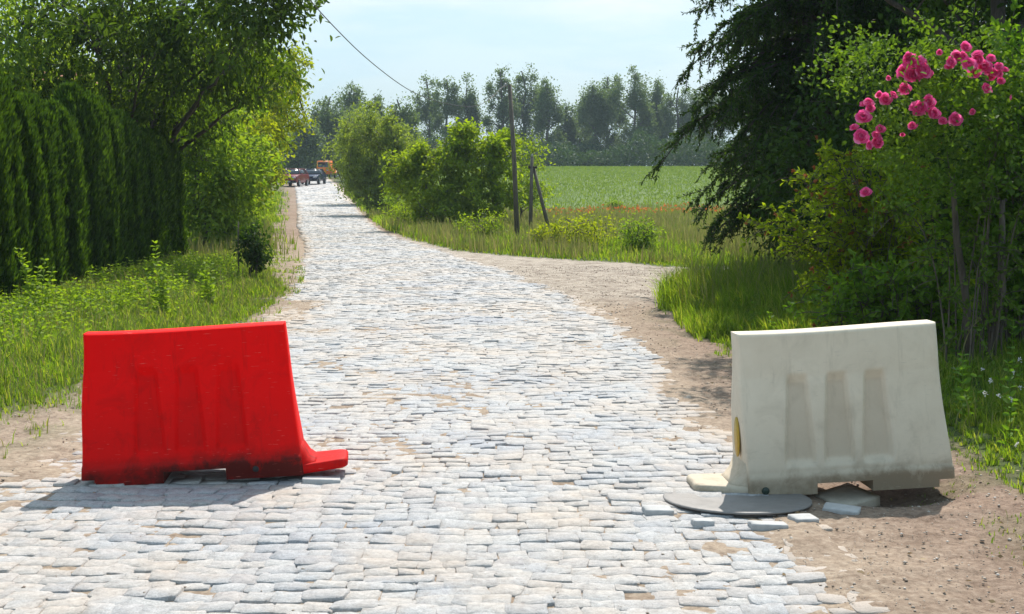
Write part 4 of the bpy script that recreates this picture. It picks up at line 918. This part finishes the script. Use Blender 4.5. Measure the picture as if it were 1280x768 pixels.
hr = lambda x, y: .04+.17*sst(0, .9, x-right_edge(y))*(.25+1.2*fbm(x*2.2, y*1.8, 62))+.42*sst(11, 16.5, y)*(.5+vnoise(x*1.4, y*1.1, 6))
hm = lambda x, y: (.10+.42*fbm(x*.9, y*.6, 63)**1.5)*(.3+.7*sst(0, 2.2, y-track_far(x)))
grass('grass', 'short green grass on the left verge in front of the hedge', 210000, (-8, -2.9), (5, 30), hl, 'grass', 1, .0034, 1.25, curl=.8)
grass('grass', 'rank green grass on the right bank below the shrubs', 300000, (1.9, 8), (4.5, 19.8), hr, 'grass', 2, .0034, 1.0, curl=.8)
grass('grass', 'tall grass on the far verge between the road and the field', 240000, (-11, 13), (24, 62), hm, 'grass', 3, .0045, 1.2, curl=.7)
grass('grass', 'grass along the left roadside beneath the far trees', 60000, (-24, -4.5), (29, 100), lambda x, y: .2+.2*fbm(x*.5, y*.5, 64), 'grass', 4, .009, 1.1)
grass('dry_grass', 'straw coloured seeding grass heads on the far verge', 70000, (-9, 14), (27, 62), lambda x, y: .35+.35*fbm(x*.5, y*.5, 65), 'grass_dry', 5, .005, 1.1, mask=lambda x, y: grass_mask(x, y)*sst(.36, .56, fbm(x*.35, y*.35, 70)), curl=.35)
grass('dry_grass', 'thin straw coloured stems through the left verge', 12000, (-7, -2.9), (6, 26), lambda x, y: hl(x, y)*1.3+.06, 'grass_dry', 8, .003, 1.2, curl=.6)
grass('dry_grass', 'pale seeding grass stems on the right bank', 9000, (2.1, 7), (5.5, 19.6), lambda x, y: hr(x, y)*1.45+.08, 'grass_dry', 6, .0032, 1.0, mask=lambda x, y: grass_mask(x, y)*sst(.4, .65, fbm(x*.9, y*.9, 72)), curl=.45)
grass('crop', 'low green crop covering the open field up to the far trees', 190000, (-16, 75), (56, 172), lambda x, y: .10+.12*fbm(x*.3, y*.3, 66), 'crop', 7, .010, 1.15, mask=lambda x, y: field_mask(x, y)*.95)

rng = np.random.default_rng(12); n = 420; x = rng.uniform(1.5, 16, n); y = 57+.1*x+rng.normal(0, 2.2, n); k = vnoise(x*.5, y*.4, 3) > .45; x, y = x[k], y[k]; b = MB()
for q in range(4): add_leaves(b, np.stack([x, y, gz(x, y)+.32+.12*vnoise(x*9, y*9, 4)], 1), rng.normal(0, 1, (len(x), 3)), .075, .9, False, rng=rng)
tag(b.build('poppies', M['poppy']), 'orange red poppies dotting the dry strip at the near edge of the field', 'flowers', kind='stuff')
rng = np.random.default_rng(14); n = 5200; x = rng.uniform(-6.5, 6, n); y = rng.uniform(4.4, 24, n); k = (np.abs(x-road_c(y)) > 1.7+rng.random(n)*.9) & (fbm(x*1.2, y*1.2, 15) > .42); x, y = x[k], y[k]; b = MB()
D = rng.normal(0, 1, (len(x), 3)); D[:, 2] *= .12; add_leaves(b, np.stack([x, y, gz(x, y)+.014], 1), D, rng.uniform(.012, .04, len(x)), .5, False, rng=rng)
tag(b.build('leaf_litter', M['litter']), 'dry brown leaf scraps and straw lying along the road shoulders', 'leaf litter', kind='stuff')
# leafy weeds: single plants with paired leaves
def weed_batch(pts, hs, leaf, rng, b, sm):
    for (x, y), h in zip(pts, hs):
        z0 = float(gz(x, y)); lx, ly = rng.normal(0, .12, 2)*h; n = max(4, int(h/.045))
        q = np.stack([x+lx*np.linspace(0, 1, 4)**1.5, y+ly*np.linspace(0, 1, 4)**1.5, z0-.02+np.linspace(0, h, 4)], 1); sm.tube(q, [.004, .0035, .003, .002], 3, False)
        f = (np.arange(n)+.8)/n; P = np.stack([np.interp(f, np.linspace(0, 1, 4), q[:, k]) for k in range(3)], 1); a = np.arange(n)*1.57+rng.random()*6
        for s_ in (0, np.pi):
            D = np.stack([np.cos(a+s_), np.sin(a+s_), rng.uniform(.1, .7, n)], 1); add_leaves(b, P, D, leaf*(1.15-.55*f)*rng.uniform(.8, 1.2), .5, True, rng=rng)
rng = np.random.default_rng(88); pts = []
while len(pts) < 1100:
    x = rng.uniform(-6.3, -3.6); y = rng.uniform(10.5, 24)
    if (left_edge(y)-x) > .7+.4*rng.random() and fbm(x*.9, y*.5, 80) > .36 and rng.random() < sst(-3.9, -5.2, x)*.8+.15: pts.append((x, y))
b = MB(); sm = MB(); weed_batch(pts, [rng.uniform(.14, .38) for _ in pts], .08, rng, b, sm)
b.v += sm.v; b.f += [f+b.n for f in sm.f]; b.n += sm.n
tag(b.build('weeds', M['weed']), 'bright green knee high leafy weeds in front of the hedge', 'weeds', kind='stuff')
pts = []
while len(pts) < 260:
    x = rng.uniform(2.5, 6); y = rng.uniform(6, 17)
    if (x-right_edge(y)) > .5: pts.append((x, y))
b = MB(); sm = MB(); weed_batch(pts, [rng.uniform(.15, .4) for _ in pts], .07, rng, b, sm)
b.v += sm.v; b.f += [f+b.n for f in sm.f]; b.n += sm.n
tag(b.build('weeds', M['elder']), 'broad leaved weeds scattered through the grass of the right bank', 'weeds', kind='stuff')
for i, (px, py, h, lab) in enumerate([(205, 398, .85, 'tallest leafy weed standing before the middle of the hedge'), (48, 400, .8, 'tall leafy weed in front of the nearest hedge plants'),
                                  (262, 385, .6, 'leafy weed near the far end of the hedge'), (1030, 395, .5, 'broad leaved young plant in the grass under the arching shrub')]):
    p = gp(px, py); b = MB(); sm = MB(); t = thing('tall_weed', lab, 'weed', on(p[0], p[1])); rng = np.random.default_rng(900+i)
    weed_batch([(p[0]+rng.normal(0, .05), p[1]+rng.normal(0, .05)) for _ in range(5)], [h*rng.uniform(.7, 1.1) for _ in range(5)], .10, rng, b, sm)
    for bb in (b, sm): bb.v = [v-np.array(t.location, dtype=np.float32) for v in bb.v]
    b.build('foliage', M['weed'], t); sm.build('stem', M['weed'], t)
# dry stalks beside the white barrier
for i, (px, py, dxs, h, lab) in enumerate([(1215, 455, -.12, .55, 'dry brown stalk bent left behind the white barrier'), (1238, 450, .02, .62, 'upright dry seed stalk at the foot of the dark tree'), (1200, 470, .1, .42, 'short dry stalk closest to the white barrier')]):
    p = gp(px, py); rng = np.random.default_rng(70+i); b = MB(); q = bez(np.array([0, 0, -.02]), np.array([0, 0, h*.8]), np.array([dxs*1.5, .05, h]), 10); b.tube(q, np.linspace(.006, .003, 10), 5)
    for k in range(26): s0 = q[rng.integers(6, 10)]; d = rng.normal(0, 1, 3); b.tube([s0, s0+unit(d)*rng.uniform(.01, .03)+np.array([0, 0, .015])], [.004, .006], 4)
    o = b.build('dry_stalk', M['grass_dry']); o.location = on(p[0], p[1]); tag(o, lab, 'plant', 'dry stalks on the right bank')
# clover heads
rng = np.random.default_rng(5); b = MB()
for _ in range(70):
    x = rng.uniform(2.55, 4.2); y = rng.uniform(6.0, 9.5)
    if x < right_edge(y)+.15: continue
    c0 = np.array([x, y, float(gz(x, y))+rng.uniform(.12, .24)]); n = 14; add_leaves(b, c0+rng.normal(0, .004, (n, 3)), rng.normal(0, 1, (n, 3)), .016, .5, False, rng=rng)
tag(b.build('clover_flowers', M['clover']), 'tiny pale and lilac clover flowers in the grass right of the white barrier', 'flowers', kind='stuff')

# ------------------------------------------------------------------ haze
hz = MB(); hz.box((0, 250, 10), (1100, 760, 46)); hm_ = bpy.data.materials.new('air_haze'); hm_.use_nodes = True; n = hm_.node_tree
n.nodes.remove(n.nodes['Principled BSDF']); pv = n.nodes.new('ShaderNodeVolumePrincipled'); pv.inputs['Color'].default_value = (.74, .88, 1, 1); pv.inputs['Density'].default_value = .00042
n.links.new(pv.outputs[0], n.nodes['Material Output'].inputs['Volume'])
tag(hz.build('haze', hm_), kind='stuff')
